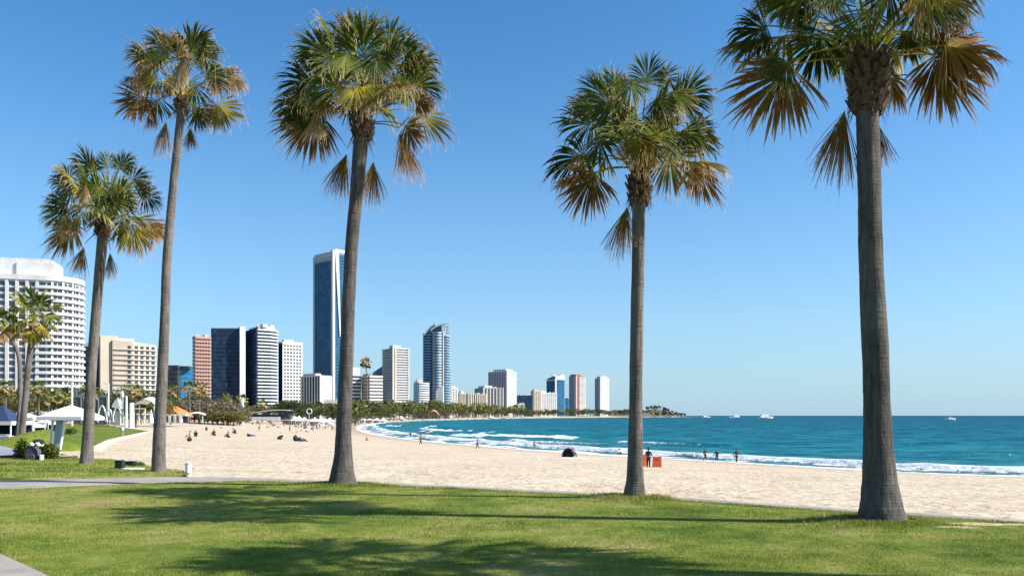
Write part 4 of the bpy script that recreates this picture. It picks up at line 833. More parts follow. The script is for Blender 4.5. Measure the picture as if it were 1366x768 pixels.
c, u, v, tr, tl = corner(544.5, 558.5, 574, D, .35); tl = min(tl, 26); zt = B.ztop(510); cv = [tuple(c+u*tr*math.sin(t)+v*(tr*.42)*(1-math.cos(t))*1.3) for t in np.linspace(0, R(80), 7)]; poly = cv+[tuple(c+u*tr*.9+v*20), tuple(c+v*20)]
B.part('glass_core', 'navy', lambda q: q.prism(poly, B.z0, zt)); ph = 2.9
for i in range(13): z = zt-ph*i; op = offset(cv+[tuple(c+v*6+u*6)], .5); B.part('spandrel', 'white', lambda q: q.prism(op, z-1.6, z))
B.part('side_wall', 'blue', lambda q: q.prism(rect(c, u, v, -.5, .5, -.6, tl), B.z0, zt+.3)); B.part('roof_house', 'beige', lambda q: q.prism(rect(c, u, v, -1, 5, 2, 8), zt, B.ztop(505)))
B.part('roof_house', 'white', lambda q: q.prism(rect(c, u, v, -1.5, tr*.5, 8, 16), zt, B.ztop(507.5)))
# --- twin-lobed glass tower with curved crown
D = 1100; B = Bld('tall curved glass tower with two rounded lobes and a swept white crown', 581, D, group=CITY, name='skyscraper')
k_ = D/F; zt = B.ztop(447)
def lobe(px, w_, depth, dd=0): x = (px-CX)*k_; r_ = w_/2*k_; return [(x+r_*math.cos(t), D+dd+depth*math.sin(t)) for t in np.linspace(-math.pi, 0, 15)]+[(x+r_, D+dd+18), (x-r_, D+dd+18)]
l1 = lobe(572, 15.2, 9); l2 = lobe(585, 14, 11, -4); l3 = lobe(594.3, 9.6, 7, 2)
B.part('lobe', 'blue', lambda q: q.prism(l1, B.z0, zt)); B.part('lobe', 'teal', lambda q: q.prism(l2, B.z0, B.ztop(444))); B.part('lobe', 'blue', lambda q: q.prism(l3, B.z0, B.ztop(448)))
nfl = 31
for (ll, top_, mm_, fr_) in ((l1, zt, 'lgrey', .16), (l2, B.ztop(444), 'white', .34), (l3, B.ztop(448), 'lgrey', .22)):
    ph = (top_-B.z0)/nfl; op = offset(ll[:15]+[ll[15], ll[16]], .3)
    for i in range(nfl): B.part('floor_band', mm_, lambda q: q.prism(op, B.z0+ph*i+ph*(1-fr_), B.z0+ph*(i+1)))
for px, dd in ((578.9, -7), (592, -9), (564.6, 3)): B.part('rib', 'white', lambda q: q.box(((px-CX)*k_, D+dd, (B.z0+B.ztop(443))/2), (1.4 if px > 570 else .8, 6, B.ztop(443)-B.z0), 0))
def sail(q, pxs, pys, y0, y1, th=2.0):
    n = len(pxs)
    for i in range(n-1):
        xa, xb_ = (pxs[i]-CX)*k_, (pxs[i+1]-CX)*k_; za, zb_ = B.ztop(pys[i]), B.ztop(pys[i+1])
        q.add([(xa, y0, za), (xb_, y0, zb_), (xb_, y1, zb_), (xa, y1, za), (xa, y0, za-th), (xb_, y0, zb_-th), (xb_, y1, zb_-th), (xa, y1, za-th)], [(0, 1, 2, 3), (7, 6, 5, 4), (0, 4, 5, 1), (2, 6, 7, 3), (1, 5, 6, 2), (3, 7, 4, 0)])
ts = np.linspace(0, 1, 12)
B.part('crown', 'lgrey', lambda q: sail(q, [565+17*t for t in ts], [449-16.5*math.sin(t*math.pi/2) for t in ts], D-8, D+14))
B.part('crown', 'white', lambda q: sail(q, [576+20*t for t in ts], [441-9*math.sin(t*math.pi/2)**.7 for t in ts], D-12, D-8, 2.2))
B.part('crown_glass', 'teal', lambda q: q.prism([((568-CX)*k_, D-6), ((590-CX)*k_, D-9), ((590-CX)*k_, D+12), ((568-CX)*k_, D+12)], zt-1, [B.ztop(444), B.ztop(434), B.ztop(434), B.ztop(444)]))
B.part('crown_frame', 'white', lambda q: [q.box(((x-CX)*k_, D-8, B.ztop(439)), (1.0, 1.0, 17)) for x in (593, 596.5, 598.5)]+[q.box(((596-CX)*k_, D-8, B.ztop(y)), (6.5, 1, 1)) for y in (432.5, 437, 441, 445)])
# white infill low on the tower
B.part('podium', 'white', lambda q: q.prism([((583-CX)*k_, D-17), ((592.5-CX)*k_, D-17), ((592.5-CX)*k_, D-4), ((583-CX)*k_, D-4)], B.z0, [B.ztop(521), B.ztop(515), B.ztop(515), B.ztop(521)]))
# --- far buildings
def far(label, xl, xc, xr, D, yaw, py, wall, n=0, band=None, cols=0, fh=3.1, wf=.55, hf=.5, cap=None, fins=None, win='win', left=None, frac=.35, rf=True):
    B = Bld(label, (xl+xr)/2, D, zbase=-1, group=CITY); c, u, v, tr, tl = corner(xl, xc, xr, D, yaw); tl = min(tl, 60); zt = B.ztop(py); poly = rect(c, u, v, 0, tr, 0, tl)
    B.part('wall', wall, lambda q: q.prism(poly, B.z0, zt))
    if left: B.part('side_wall', left, lambda q: q.prism(rect(c, u, v, -.3, .4, .4, tl-.3), B.z0, zt-1))
    rows = int((zt-B.z0-2)/fh)
    if band:
        for i in range(rows): z = zt-fh*i; B.part('balcony', band, lambda q: q.prism(rect(c, u, v, tr*.02, tr+.5, -1.0, tl*.6), z-fh*frac-.3, z-.3))
    if cols:
        facade(B, c, c+u*tr, zt-1.5-rows*fh, zt-1.5, cols, rows, wf, hf, .15); B.finish_windows(win)
    if fins:
        nf, mf, side = fins
        for i in range(nf+1):
            if side in 'rb': a = tr*i/nf; B.part('fin', mf, lambda q: q.prism(rect(c, u, v, a-.8, a+.8, -1.2, .2), B.z0, zt+1))
            if side in 'lb': a = tl*i/nf; B.part('fin', mf, lambda q: q.prism(rect(c, u, v, -1.2, .2, a-.8, a+.8), B.z0, zt+1))
    if cap: B.part('roof_house', cap[0], lambda q: q.prism(rect(c, u, v, tr*cap[1], tr*cap[2], tl*.1, tl*.8), zt, B.ztop(cap[3])))
    if rf: roof_kit(B, c, u, v, tr, tl, zt+.4, int(xl), 3)
    return B, c, u, v, tr, tl, zt
far('small white block with red brown windows right of the curved glass tower', 597, 599, 611, 1250, .4, 517, 'white', cols=3, wf=.5, hf=.45, win='winb', cap=('white', .3, .8, 514.5))
far('low cream block with dark recesses, first of the cream row', 610, 613, 621.5, 1320, .4, 524, 'cream', cols=4, win='winb', hf=.7, cap=('white', .2, .7, 521.5))
far('low cream block with tall pale fins, second of the cream row', 620, 625, 634, 1400, .5, 525, 'beige', cols=4, win='winb', hf=.8, fins=(3, 'cream', 'r'))
far('low tan block at the end of the cream row', 630, 637, 648, 1500, .5, 525.5, 'cream', cols=4, win='winb', hf=.8, fins=(4, 'beige', 'r'))
B, c, u, v, tr, tl, zt = far('grey brown apartment block with white fins below the tall ribbed tower', 633, 645, 671, 1650, .45, 517, 'mauve', cols=6, win='win', hf=.75, fins=(6, 'beige', 'r'), cap=('white', .1, .5, 514))
B, c, u, v, tr, tl, zt = far('tall grey tower with vertical ribs and a pale balcony side', 652, 676, 688.5, 1850, 1.0, 495, 'mauve', cols=0, fins=(7, 'lgrey', 'l'), band='white', frac=.5, cap=('white', .1, .8, 492))
B.part('pier', 'white', lambda q: q.prism(rect(c, u, v, -1.5, 3, -1.6, 2), B.z0, B.ztop(493.5)))
far('low navy glass block in the gap right of the ribbed tower', 689, 690, 710, 1960, .1, 527, 'navy', cols=0, left=None)
far('cream building with rounded corner beside the white apartment row', 708, 712, 722, 2060, .4, 521, 'cream', cols=4, cap=('cream', .1, .7, 519))
far('white apartment row stepping down in front of the slant topped tower', 719, 722, 743, 2080, .35, 523.5, 'white', cols=7, wf=.45, hf=.5, cap=('white', .0, .35, 521))
D = 2300; B, c, u, v, tr, tl, zt = far('dark blue glass tower with a slanted white framed crown', 729, 741, 753, D, .7, 506, 'blue', cols=0, rf=False)
B.part('pier', 'white', lambda q: q.prism(rect(c, u, v, -1.5, 2.5, -1.5, 2.5), B.z0, B.ztop(503))); B.part('crown', 'white', lambda q: q.prism(rect(c, u, v, 2, tr, 0, tl*.5), zt, [B.ztop(502), B.ztop(499), B.ztop(499), B.ztop(500)]))
B.part('crown_glass', 'teal', lambda q: q.prism(rect(c, u, v, 0, tr*.6, 3, tl*.9), zt, [B.ztop(501.5), B.ztop(499), B.ztop(501), B.ztop(504)]))
B.part('crown_band', 'white', lambda q: q.prism(rect(c, u, v, -1, .8, 2, tl), B.ztop(507.5), B.ztop(506)))
far('tiny blue glass block in the gap left of the red striped tower', 753.5, 754, 758.8, 2350, .1, 531, 'azure')
B, c, u, v, tr, tl, zt = far('tower with a brick red stripe, grey side and white balconies', 759, 769, 780.5, 2500, .75, 501, 'red', left='mauve', rf=False, cap=('red', .0, .6, 499))
for i in range(34): z = zt-3.6*i-4; B.part('balcony', 'white', lambda q: q.prism(rect(c, u, v, tr*.28, tr+1, -1.8, tl*.5), z-1.9, z))
B.part('pier', 'white', lambda q: q.prism(rect(c, u, v, -1.8, .5, -1, 7), B.z0, zt))
B, c, u, v, tr, tl, zt = far('white tower standing alone at the right end of the skyline', 793.5, 801, 812.5, 2850, .6, 504, 'white', left='mauve', cols=5, fh=4.2, wf=.4, hf=.4, cap=('white', .1, .8, 501.5))
B.part('pier', 'lgrey', lambda q: q.prism(rect(c, u, v, -2, 1.2, -1, 8), B.z0, zt+2))
far('low white beachfront building with a dark roofline at the foot of the skyline', 690, 692, 700, 1880, .2, 538, 'white', cols=4)
# ================================================================ trees and bushes of the beachfront
def leafm(name, a, b_, trans=.3):
    m = mat(name, a, .7, 0, .2); k = NT(m); oi = k.n('ShaderNodeObjectInfo'); f = k.math('ADD', k.math('MULTIPLY', k.noise(k.P(), .9, 3), .7), k.math('MULTIPLY', k.attr('u'), .3))
    c = k.ramp(f, [(.3, a), (.7, b_)]); hs = k.n('ShaderNodeHueSaturation'); k.l(c, hs.inputs['Color'])
    k.l(k.math('MULTIPLY_ADD', oi.outputs['Random'], .7, .65), hs.inputs['Value']); c = hs.outputs[0]; k.base(c)
    tr = k.n('ShaderNodeBsdfTranslucent'); k.l(c, tr.inputs['Color']); ms = k.n('ShaderNodeMixShader'); ms.inputs[0].default_value = trans
    k.l(k.b.outputs[0], ms.inputs[1]); k.l(tr.outputs[0], ms.inputs[2]); k.l(ms.outputs[0], k.t.nodes['Material Output'].inputs[0]); return m
M['lf_dark'] = leafm('dark_foliage', (.035, .055, .02), (.09, .12, .035)); M['lf_olive'] = leafm('olive_foliage', (.07, .08, .025), (.20, .18, .055)); M['lf_brown'] = leafm('dry_twiggy_foliage', (.11, .085, .055), (.24, .19, .13), .15)
M['lf_bush'] = leafm('glossy_bush_leaves', (.04, .08, .015), (.14, .19, .03)); M['lf_pine'] = leafm('headland_foliage', (.035, .05, .03), (.08, .095, .05)); M['trunkb'] = mat('tree_bark', (.16, .12, .09), .9)
def clump_tree(name, label, h, w_, n, leaf, m, seed, trunk=.35, flat=.75, spiky=0, cat='tree'):
    """trunk with limbs and a crown of many leaf-sized faces in uneven clumps"""
    rnd = random.Random(seed); root = thing(name, (0, 0, 0), label, cat, None, world=False); tb = MB(); cr = MB()
    tb.tube([(0, 0, -.4), (rnd.uniform(-.1, .1), 0, h*trunk*.5), (0, 0, h*trunk)], [h*.035, h*.025, h*.02], 7); cl = []
    for i in range(9):
        a = i*2.4+rnd.random(); rr = w_*.5*rnd.uniform(.35, .78)*(1 if i else 0); z = h*(trunk+(1-trunk)*rnd.uniform(.25, .82)); c = Vector((rr*math.cos(a), rr*math.sin(a), z)); s = w_*rnd.uniform(.17, .27)
        tb.tube([(0, 0, h*trunk*.8), c*.5+Vector((0, 0, h*trunk*.45)), c], [h*.016, h*.011, h*.004], 5); cl.append((c, s))
    for i in range(n):
        c, s = cl[i % len(cl)]; d = Vector((rnd.gauss(0, 1), rnd.gauss(0, 1), rnd.gauss(0, 1))); d.normalize(); d *= s*rnd.uniform(.35, 1.0)**.5*(1.25 if rnd.random() < .15 else 1); d.z *= flat; p = c+d
        a = Vector((rnd.gauss(0, 1), rnd.gauss(0, 1), rnd.gauss(0, .6))).normalized(); b = a.cross(d.normalized()+Vector((rnd.gauss(0, .4), rnd.gauss(0, .4), rnd.gauss(0, .4)))); b = b.normalized() if b.length > .01 else Vector((0, 0, 1)); l = leaf*rnd.uniform(.6, 1.3)
        cr.add([p-a*l*.5, p+b*l*.28, p+a*l*.5+Vector((0, 0, spiky*l)), p-b*l*.28], [(0, 1, 2, 3)], [rnd.random()+.001]*4)
    tb.build('trunk', M['trunkb'], root, (0, 0, 0)); cr.build('crown', m, root, (0, 0, 0)); return root
T_round = clump_tree('broadleaf_tree', 'x', 8, 8, 1500, .55, M['lf_dark'], 1); T_round2 = clump_tree('broadleaf_tree', 'x', 8, 9, 1500, .55, M['lf_olive'], 2, .3)
T_shrub = clump_tree('dry_shrub', 'x', 5, 8, 1600, .5, M['lf_brown'], 3, .12, .8, .2, 'shrub'); T_pine = clump_tree('headland_tree', 'x', 12, 9, 500, 1.3, M['lf_pine'], 4, .3, 1.1)
T_far = clump_tree('broadleaf_tree', 'x', 12, 15, 500, 1.5, M['lf_olive'], 5, .2); T_far2 = clump_tree('broadleaf_tree', 'x', 12, 13, 500, 1.5, M['lf_dark'], 6, .2)
def palm_proto(seed, h, rad, n, fn, kinds, ws):
    root = thing('palm_tree', (0, 0, 0), 'x', 'palm tree', None, world=False); mb = MB(); mb.tube([(0, 0, -.5), (.1, 0, h*.5), (.25, 0, h)], [h*.025+.08, h*.014+.06, h*.012+.05], 8); mb.build('trunk', M['bark'], root, (0, 0, 0))
    al = {}
    for q, kd in crown_palm(root, Vector((.25, 0, h)), rad, n, seed, kinds, .3, fn, wscale=ws): al.setdefault(kd, []).append(q)
    first = True
    for kd, qs in al.items():
        for q in qs: q.build('frond', FM[kd], root, (0, 0, 0))
    return root
P_mid = palm_proto(4, 8, 2.6, 15, 12, 'ggppytb', 1.3); P_mid2 = palm_proto(8, 9.5, 2.3, 15, 12, 'ggpyttb', 1.3); P_lo = palm_proto(3, 7, 2.9, 11, 9, 'ggpyt', 2.2)
NEED = {}
def plant(proto, px, d, top_py, label, group, h0, dz=0, wid=1.0, rz=None):
    x = (px-CX)/F*d; g = G(x, d)+dz; hgt = EYE-(top_py-HY)/F*d-g; s = max(.2, hgt/h0); rz = RN.uniform(0, 6.28) if rz is None else rz
    o = place(proto, USED, (x, d, g), rz, (s*wid, s*wid, s), label, group, None); return o
RN = random.Random(77)
gT = 'park trees behind the tents'
for i in range(20):
    px = -22+i*12.5+RN.uniform(-4, 4); plant([T_round, T_round2][i % 2 if i % 5 else 1], px, RN.uniform(185, 225), RN.uniform(513, 527), 'leafy park tree in the row below the hotels', gT, 8, wid=RN.uniform(.8, 1.1))
for px, top, d, nm in [(8, 512, 150, 'far left'), (26, 518, 152, 'x'), (52, 514, 158, 'x'), (66, 520, 150, 'x'), (86, 516, 160, 'x'), (118, 512, 175, 'x')]:
    plant(P_mid if int(px) % 4 else P_mid2, px, d, top, 'shaggy park palm among the leafy trees below the hotels', 'shaggy palms in the park', 10.3)
plant(P_mid2, 181, 172, 511, 'full crowned palm behind the white playground frame', None, 11.6)
plant(P_mid2, 228, 235, 512, 'palm half hidden by the long thin palm trunk, above the orange canopy', None, 11.6)
plant(P_mid2, 253.5, 255, 507.5, 'left one of two tall palms right of the orange canopy', None, 11.6); plant(P_mid2, 266, 262, 507, 'right one of two tall palms right of the orange canopy', None, 11.6)
plant(P_mid, 302.5, 320, 524, 'palm rising from the brown scrub before the navy slab block', None, 10.3); plant(P_mid, 324, 345, 525, 'palm behind the white column before the navy slab block', None, 10.3); plant(P_mid, 349, 350, 532, 'palm before the foot of the striped office tower', None, 10.3)
for i in range(16):
    px = 226+i*6.4+RN.uniform(-2, 2); plant(T_shrub, px, RN.uniform(268, 300), (534, 540, 537, 543)[i % 4]+(i > 11)*4, 'brown dry shrub of the dune scrub right of the orange canopy', 'dry shrubs of the dune scrub', 5, wid=RN.uniform(.9, 1.3))
for i in range(5): plant(T_round2, 284+i*7, 262, 548+RN.uniform(0, 3), 'low olive bush at the sand edge of the dune scrub', 'low bushes at the sand edge', 8, wid=2.0)
for i in range(8): plant(T_round, 232+i*11, 330, 527+RN.uniform(-3, 5), 'dark tree behind the dune scrub', 'dark trees behind the dune scrub', 8, wid=1.1)
WPX = [440, 475, 486, 525, 600, 700, 789, 850, 876]; WD = [330, 354, 486, 671, 1007, 1670, 2300, 2920, 3070]
def wd(px): return float(np.interp(px, WPX, WD))
for i in range(22):
    px = 340+i*6.5+RN.uniform(-2, 2); k_ = i % 4; plant((T_far, P_lo, T_far2, T_far)[k_], px, RN.uniform(430, 500), RN.uniform(533, 541) if px > 375 else RN.uniform(538, 545), ('olive tree behind the beachfront stalls', 'low palm behind the beachfront stalls', 'dark tree behind the beachfront stalls', 'olive tree behind the beachfront stalls')[k_], 'trees behind the beachfront stalls' if k_ != 1 else 'low palms behind the beachfront stalls', (12, 9, 12, 12)[k_])
for px in (381, 391): plant(T_round, px, 400, 531+RN.uniform(0, 2), 'taller dark tree before the finned block', 'taller trees before the finned block', 8)
for i in range(84):
    px = 470+i*2.77+RN.uniform(-2, 2); k_ = i % 3; d = wd(px)*1.04+45+RN.uniform(0, 30); plant((T_far, P_lo, T_far2)[k_], px, d, RN.uniform(534, 542)+(px > 600)*3+(px > 660)*2.5, ('olive tree of the green belt along the far beach', 'palm of the green belt along the far beach', 'dark tree of the green belt along the far beach')[k_], ('olive trees of the far green belt', 'palms of the far green belt', 'dark trees of the far green belt')[k_], (12, 9, 12)[k_], wid=1.0)
for i in range(34):
    px = 700+i*4.2+RN.uniform(-2, 2); d = min(3050, wd(px)*1.02+70+RN.uniform(0, 40)); plant((T_far2, T_far, T_pine)[i % 3], px, d, RN.uniform(544.5, 549), ('dark', 'olive', 'blue green')[i % 3]+' tree near the foot of the farthest towers', ('dark', 'olive', 'blue green')[i % 3]+' trees near the farthest towers', 12, wid=1.1)
for i in range(110):
    x = RN.uniform(385, 712); y = RN.uniform(3120, 3330); s_ = float(ground(np.array([x]), np.array([y]))[1][0])
    if s_ < 12: continue
    g = G(x, y); place(T_pine, USED, (x, y, g-1), RN.uniform(0, 6), RN.uniform(.9, 1.45), 'wind shaped tree on the wooded headland at the end of the bay', 'trees of the wooded headland')
pl = thing('palm_tree', ((489-CX)/F*740, 740, G((489-CX)/F*740, 740)), 'tall lone palm with a dry brown crown against the banded block', 'palm tree')
mb = MB(); zt = EYE+70/F*740; X0 = (489-CX)/F*740; mb.tube([(X0, 740, -1), (X0+.5, 740, zt*.5), (X0-.5, 740, zt)], [.7, .55, .5], 7); mb.build('trunk', M['bark'], pl)
for q, kd in crown_palm(pl, Vector((X0-.5, 740, zt)), 6.2, 18, 2, 'tbbgb', .3, 10, wscale=1.6): q.build('frond', FM[kd], pl)
# headland rocks
mr_ = mat('sea_rock', (.12, .10, .085), .9)
for i in range(12):
    px = 918+i*1.7; d = 3230; x = (px-CX)/F*d; mb = MB(); mb.ball((0, 0, 0), (RN.uniform(4, 9), RN.uniform(5, 9), RN.uniform(2.0, 4.5)*(1-i/16)), 7, 4)
    mb.v = [(a+RN.uniform(-1, 1), b+RN.uniform(-1, 1), c+RN.uniform(-.5, .5)) for a, b, c in mb.v]; o = mb.build('rock', mr_, None, (0, 0, 0)); o.location = (x, d+RN.uniform(-20, 20), SEA+.2); tag(o, 'dark sea rock off the tip of the headland', 'rock', 'sea rocks off the headland')
# ================================================================ left foreground: shelter, bushes, bags
Ds = 31.0
def X(px, d=Ds): return (px-CX)/F*d
def Zp(py, d=Ds): return EYE-(py-HY)/F*d
sh = thing('beach_shelter', (X(78), Ds, 0), 'small shelter with a white peaked canopy and leaning white posts by the bushes', 'shelter')
cx0 = -17.72; r_ = .88; cy0 = 32.0; za, ze = Zp(540, cy0), Zp(556, cy0); mb = MB()
cor = [(cx0-r_, cy0-r_), (cx0+r_, cy0-r_), (cx0+r_, cy0+r_), (cx0-r_, cy0+r_)]
N_ = 8; vs = []; 
for i in range(N_+1):
    t = i/N_; q = 1-t; zz = ze+(za-ze)*(t**.85)
    for (x, y) in cor:
        vs.append((cx0+(x-cx0)*q, cy0+(y-cy0)*q, zz))
fs = [(i*4+j, i*4+(j+1) % 4, (i+1)*4+(j+1) % 4, (i+1)*4+j) for i in range(N_) for j in range(4)]
mb.add(vs, fs); vs2 = [(x, y, z-.03) for x, y, z in vs]; mb.add(vs2, [f[::-1] for f in fs]); mb.prism([(cx0-r_-.01, cy0-r_-.01), (cx0+r_+.01, cy0-r_-.01), (cx0+r_+.01, cy0-r_+.02), (cx0-r_-.01, cy0-r_+.02)], ze-.12, ze+.02)
mb.prism([(cx0+r_-.02, cy0-r_), (cx0+r_+.01, cy0-r_), (cx0+r_+.01, cy0+r_), (cx0+r_-.02, cy0+r_)], ze-.12, ze+.02); mb.prism([(cx0-r_-.01, cy0-r_), (cx0-r_+.02, cy0-r_), (cx0-r_+.02, cy0+r_), (cx0-r_-.01, cy0+r_)], ze-.12, ze+.02); mb.build('canopy', M['canvas'], sh)
for (px0, px1, dy) in ((85.5, 78, .25), (69, 66, .5), (117, 117, 1.7), (78, 78, 1.8)):
    mb = MB(); d = Ds+dy; mb.tube([(X(px1, d), d, 0 if dy < 2 else 0), (X(px0, d), d+.1, ze+.05)], .05, 8); mb.build('post', M['paintw'], sh)
mb = MB(); d = Ds+.5; mb.add([(X(70, d), d, .18), (X(78, d), d, .1), (X(84, d), d+.1, ze-.1), (X(73, d), d+.1, ze-.1), (X(70, d), d+.06, .18), (X(78, d), d+.06, .1), (X(84, d), d+.16, ze-.1), (X(73, d), d+.16, ze-.1)], [(0, 1, 2, 3), (7, 6, 5, 4), (0, 4, 5, 1), (1, 5, 6, 2), (2, 6, 7, 3), (3, 7, 4, 0)]); mb.build('side_panel', M['panel'], sh)
mb = MB(); mb.box((cx0, cy0, ze+.02), (1.5, 1.5, .06)); mb.box((cx0, cy0, ze-.08), (.8, .7, .14)); mb.build('ceiling_frame', M['dgrey'], sh)
def bush(label, px0, px1, py0, py1, d, n, seed, red=.06, leaf=.13):
    rnd = random.Random(seed); x0, x1 = X(px0, d), X(px1, d); w_ = (x1-x0)/2; cx = (x0+x1)/2; h = Zp(py0, d); root = thing('bush', (cx, d, 0), label, 'bush'); a, b, st = MB(), MB(), MB()
    for i in range(14):
        e = Vector((cx+rnd.uniform(-.8, .8)*w_, d+rnd.uniform(-.7, .7)*w_, h*rnd.uniform(.5, .9))); st.tube([(cx+rnd.uniform(-.1, .1), d, -.03), ((cx+e.x)/2, (d+e.y)/2, e.z*.6), e], [.014, .01, .004], 5)
    for i in range(n):
        t = Vector((rnd.gauss(0, 1), rnd.gauss(0, 1), abs(rnd.gauss(0, 1)))).normalized()*rnd.uniform(.3, 1)**.4; p = Vector((cx+t.x*w_, d+t.y*w_*.8, .05+t.z*h*.92*rnd.uniform(.85, 1.08)))
        dd = Vector((rnd.gauss(0, 1), rnd.gauss(0, 1), rnd.uniform(-.4, .9))).normalized(); s = dd.cross(Vector((rnd.gauss(0, .5), rnd.gauss(0, .5), 1))).normalized(); l = leaf*rnd.uniform(.6, 1.2)
        (b if rnd.random() < red and t.z > .3 else a).add([p, p+dd*l*.5+s*l*.26, p+dd*l, p+dd*l*.5-s*l*.26], [(0, 1, 2, 3)], [rnd.random()+.01]*4)
    a.build('leaves', M['lf_bush'], root); st.build('stems', M['trunkb'], root)
    if b.v: b.build('flowers', M['redleaf'], root)
M['redleaf'] = mat('reddish_leaves', (.35, .09, .05), .7)
bush('dark leafy bush left of the grey bag, at the foot of the mound', 20, 38.5, 584, 612, 31.0, 900, 1, .05); bush('larger glossy bush with reddish flowers between the bag and the shelter post', 49, 79, 590, 612, 30.4, 1500, 2, .07)
bush('small dark bush on the park lawn behind the shelter', 87, 101, 571, 579, 72, 260, 7, 0, .3)
bg_ = thing('beach_bag', (X(40, 29.8), 29.8, 0), 'large dark grey dome shaped beach bag on the grass beside the bushes', 'bag')
mb = MB(); prof = [(-.24+.02*math.sin(a*3)-.245*0+.25*(1-math.cos(a)), .55*math.sin(a)**.55) for a in np.linspace(0, math.pi, 15)]; xb_ = X(40.5, 29.8)
n = len(prof); vs = [(xb_+x*(.96 if y_ else 1), 29.8+y_*.34, z*(.93 if y_ else 1)) for y_ in (0, 1) for x, z in prof]; mb.add(vs, [tuple(range(n)), tuple(range(2*n-1, n-1, -1))]+[(i+1, i, n+i, n+i+1) for i in range(n-1)]); mb.build('bag_body', M['dgrey'], bg_, bevel=.03)
mb = MB(); mb.tube([(xb_+x*1.02, 29.795, max(z*1.01, .02)) for x, z in prof], .014, 6); mb.build('zip', M['black'], bg_); mb = MB(); mb.box((xb_, 29.78, .15), (.34, .05, .2)); mb.build('pocket', M['dgrey'], bg_, bevel=.02)
o = MB(); rnd = random.Random(3); o.ball((0, 0, .1), (.24, .18, .14), 12, 8); o.v = [(x+rnd.uniform(-.02, .02), y, z+rnd.uniform(-.02, .02)) for x, y, z in o.v]; o = o.build('clothes_bundle', M['black'], None, (0, 0, 0), True); o.location = (X(51, 30.6), 30.6, .56); tag(o, 'black bundle of clothes lying on top between the two bushes', 'clothes')
o = MB(); n = 12; vs = []
for i in range(n):
    for j in range(5): vs.append((-.22+.44*i/(n-1), -.1+.05*j, .06*math.sin(i*1.1)+.03*math.cos(j*2+i)))
o.add(vs, [(i*5+j, i*5+5+j, i*5+6+j, i*5+1+j) for i in range(n-1) for j in range(4)]); q = o.build('towel', M['whitec'], None, (0, 0, 0), True); sm_ = q.modifiers.new('s', 'SOLIDIFY'); sm_.thickness = .03; q.location = (X(48, 30.1), 30.1, .62); tag(q, 'crumpled white towel draped over the bush above the grey bag', 'towel')
t = thing('cool_box', (X(53, 29.6), 29.6, 0), 'low black box with a white end beside the grey bag', 'box'); mb = MB(); mb.box((X(52.2, 29.6), 29.6, .11), (.16, .2, .2)); mb.build('box_body', M['black'], t, bevel=.01); mb = MB(); mb.box((X(56, 29.6), 29.58, .12), (.06, .2, .25)); mb.build('end_plate', M['paintw'], t, bevel=.008)
# by the path: black boxes, white board, low hedge, bollard
def crate(label, pxa, pxb, pya, pyb, name='utility_box'):
    d = EYE*F/(pyb-HY); x0, x1 = X(pxa, d), X(pxb, d); h = (pyb-pya)/F*d; t = thing(name, ((x0+x1)/2, d+.1, 0), label, 'box'); mb = MB(); mb.box(((x0+x1)/2, d+.12, h/2), (x1-x0, .24, h)); mb.build('box_body', M['black'], t, bevel=.01); mb = MB(); mb.box(((x0+x1)/2, d+.12, h+.01), (x1-x0+.02, .26, .02)); mb.build('lid', M['dgrey'], t, bevel=.004)
crate('black utility box on the small lawn, left of the short white post', 153, 162.5, 614.5, 626.5); crate('flat black utility box on the small lawn, right of the short white post', 167, 178, 615.5, 622.5)
o = MB(); d = 25.1; o.box((0, 0, .16), (.07, .07, .32)); o.box((0, 0, .325), (.085, .085, .02)); o = o.build('marker_post', M['paintw'], None, (0, 0, 0), bevel=.006); o.location = (X(164.8, d), d, 0); tag(o, 'short white post between the two black utility boxes', 'post')
t = thing('surfboard', (X(178, 24.6), 24.6, .06), 'white surfboard lying on the small lawn before the black boxes', 'surfboard'); mb = MB(); n = 14; L_, W_ = .36, .17; up, lo = [], []
for i in range(2*n): a = math.pi*i/n; up.append((X(178, 24.6)+L_*math.cos(a), 24.6+W_*math.sin(a)*(1-.2*math.cos(a))))
mb.prism([(x, y) for x, y in up], .045, .085, [(X(178, 24.6)+(x-X(178, 24.6))*.93, 24.6+(y-24.6)*.85) for x, y in up]); mb.build('deck', M['paintw'], t, bevel=.01); mb = MB(); mb.prism([(X(189, 24.6), 24.595), (X(191, 24.6), 24.595), (X(191, 24.6), 24.605), (X(189, 24.6), 24.605)], -.02, .045); mb.build('fin', M['dgrey'], t)
bush('low clipped green hedge plant behind the white surfboard', 177, 193.5, 617, 622, 26.4, 420, 5, 0, .05)
t = thing('bollard', (X(251.3, 22.9), 22.9, 0), 'short white bollard by the footpath, right of the long thin palm trunk', 'bollard'); mb = MB(); x0 = X(251.3, 22.9); mb.tube([(x0, 22.9, -.05), (x0, 22.9, .30)], .085, 20); mb.build('post', M['paintw'], t, smooth=False, bevel=.004); mb = MB(); mb.tube([(x0, 22.9, .30), (x0, 22.9, .325), (x0, 22.9, .345)], [.097, .097, .06], 20); mb.build('cap', M['panel'], t)
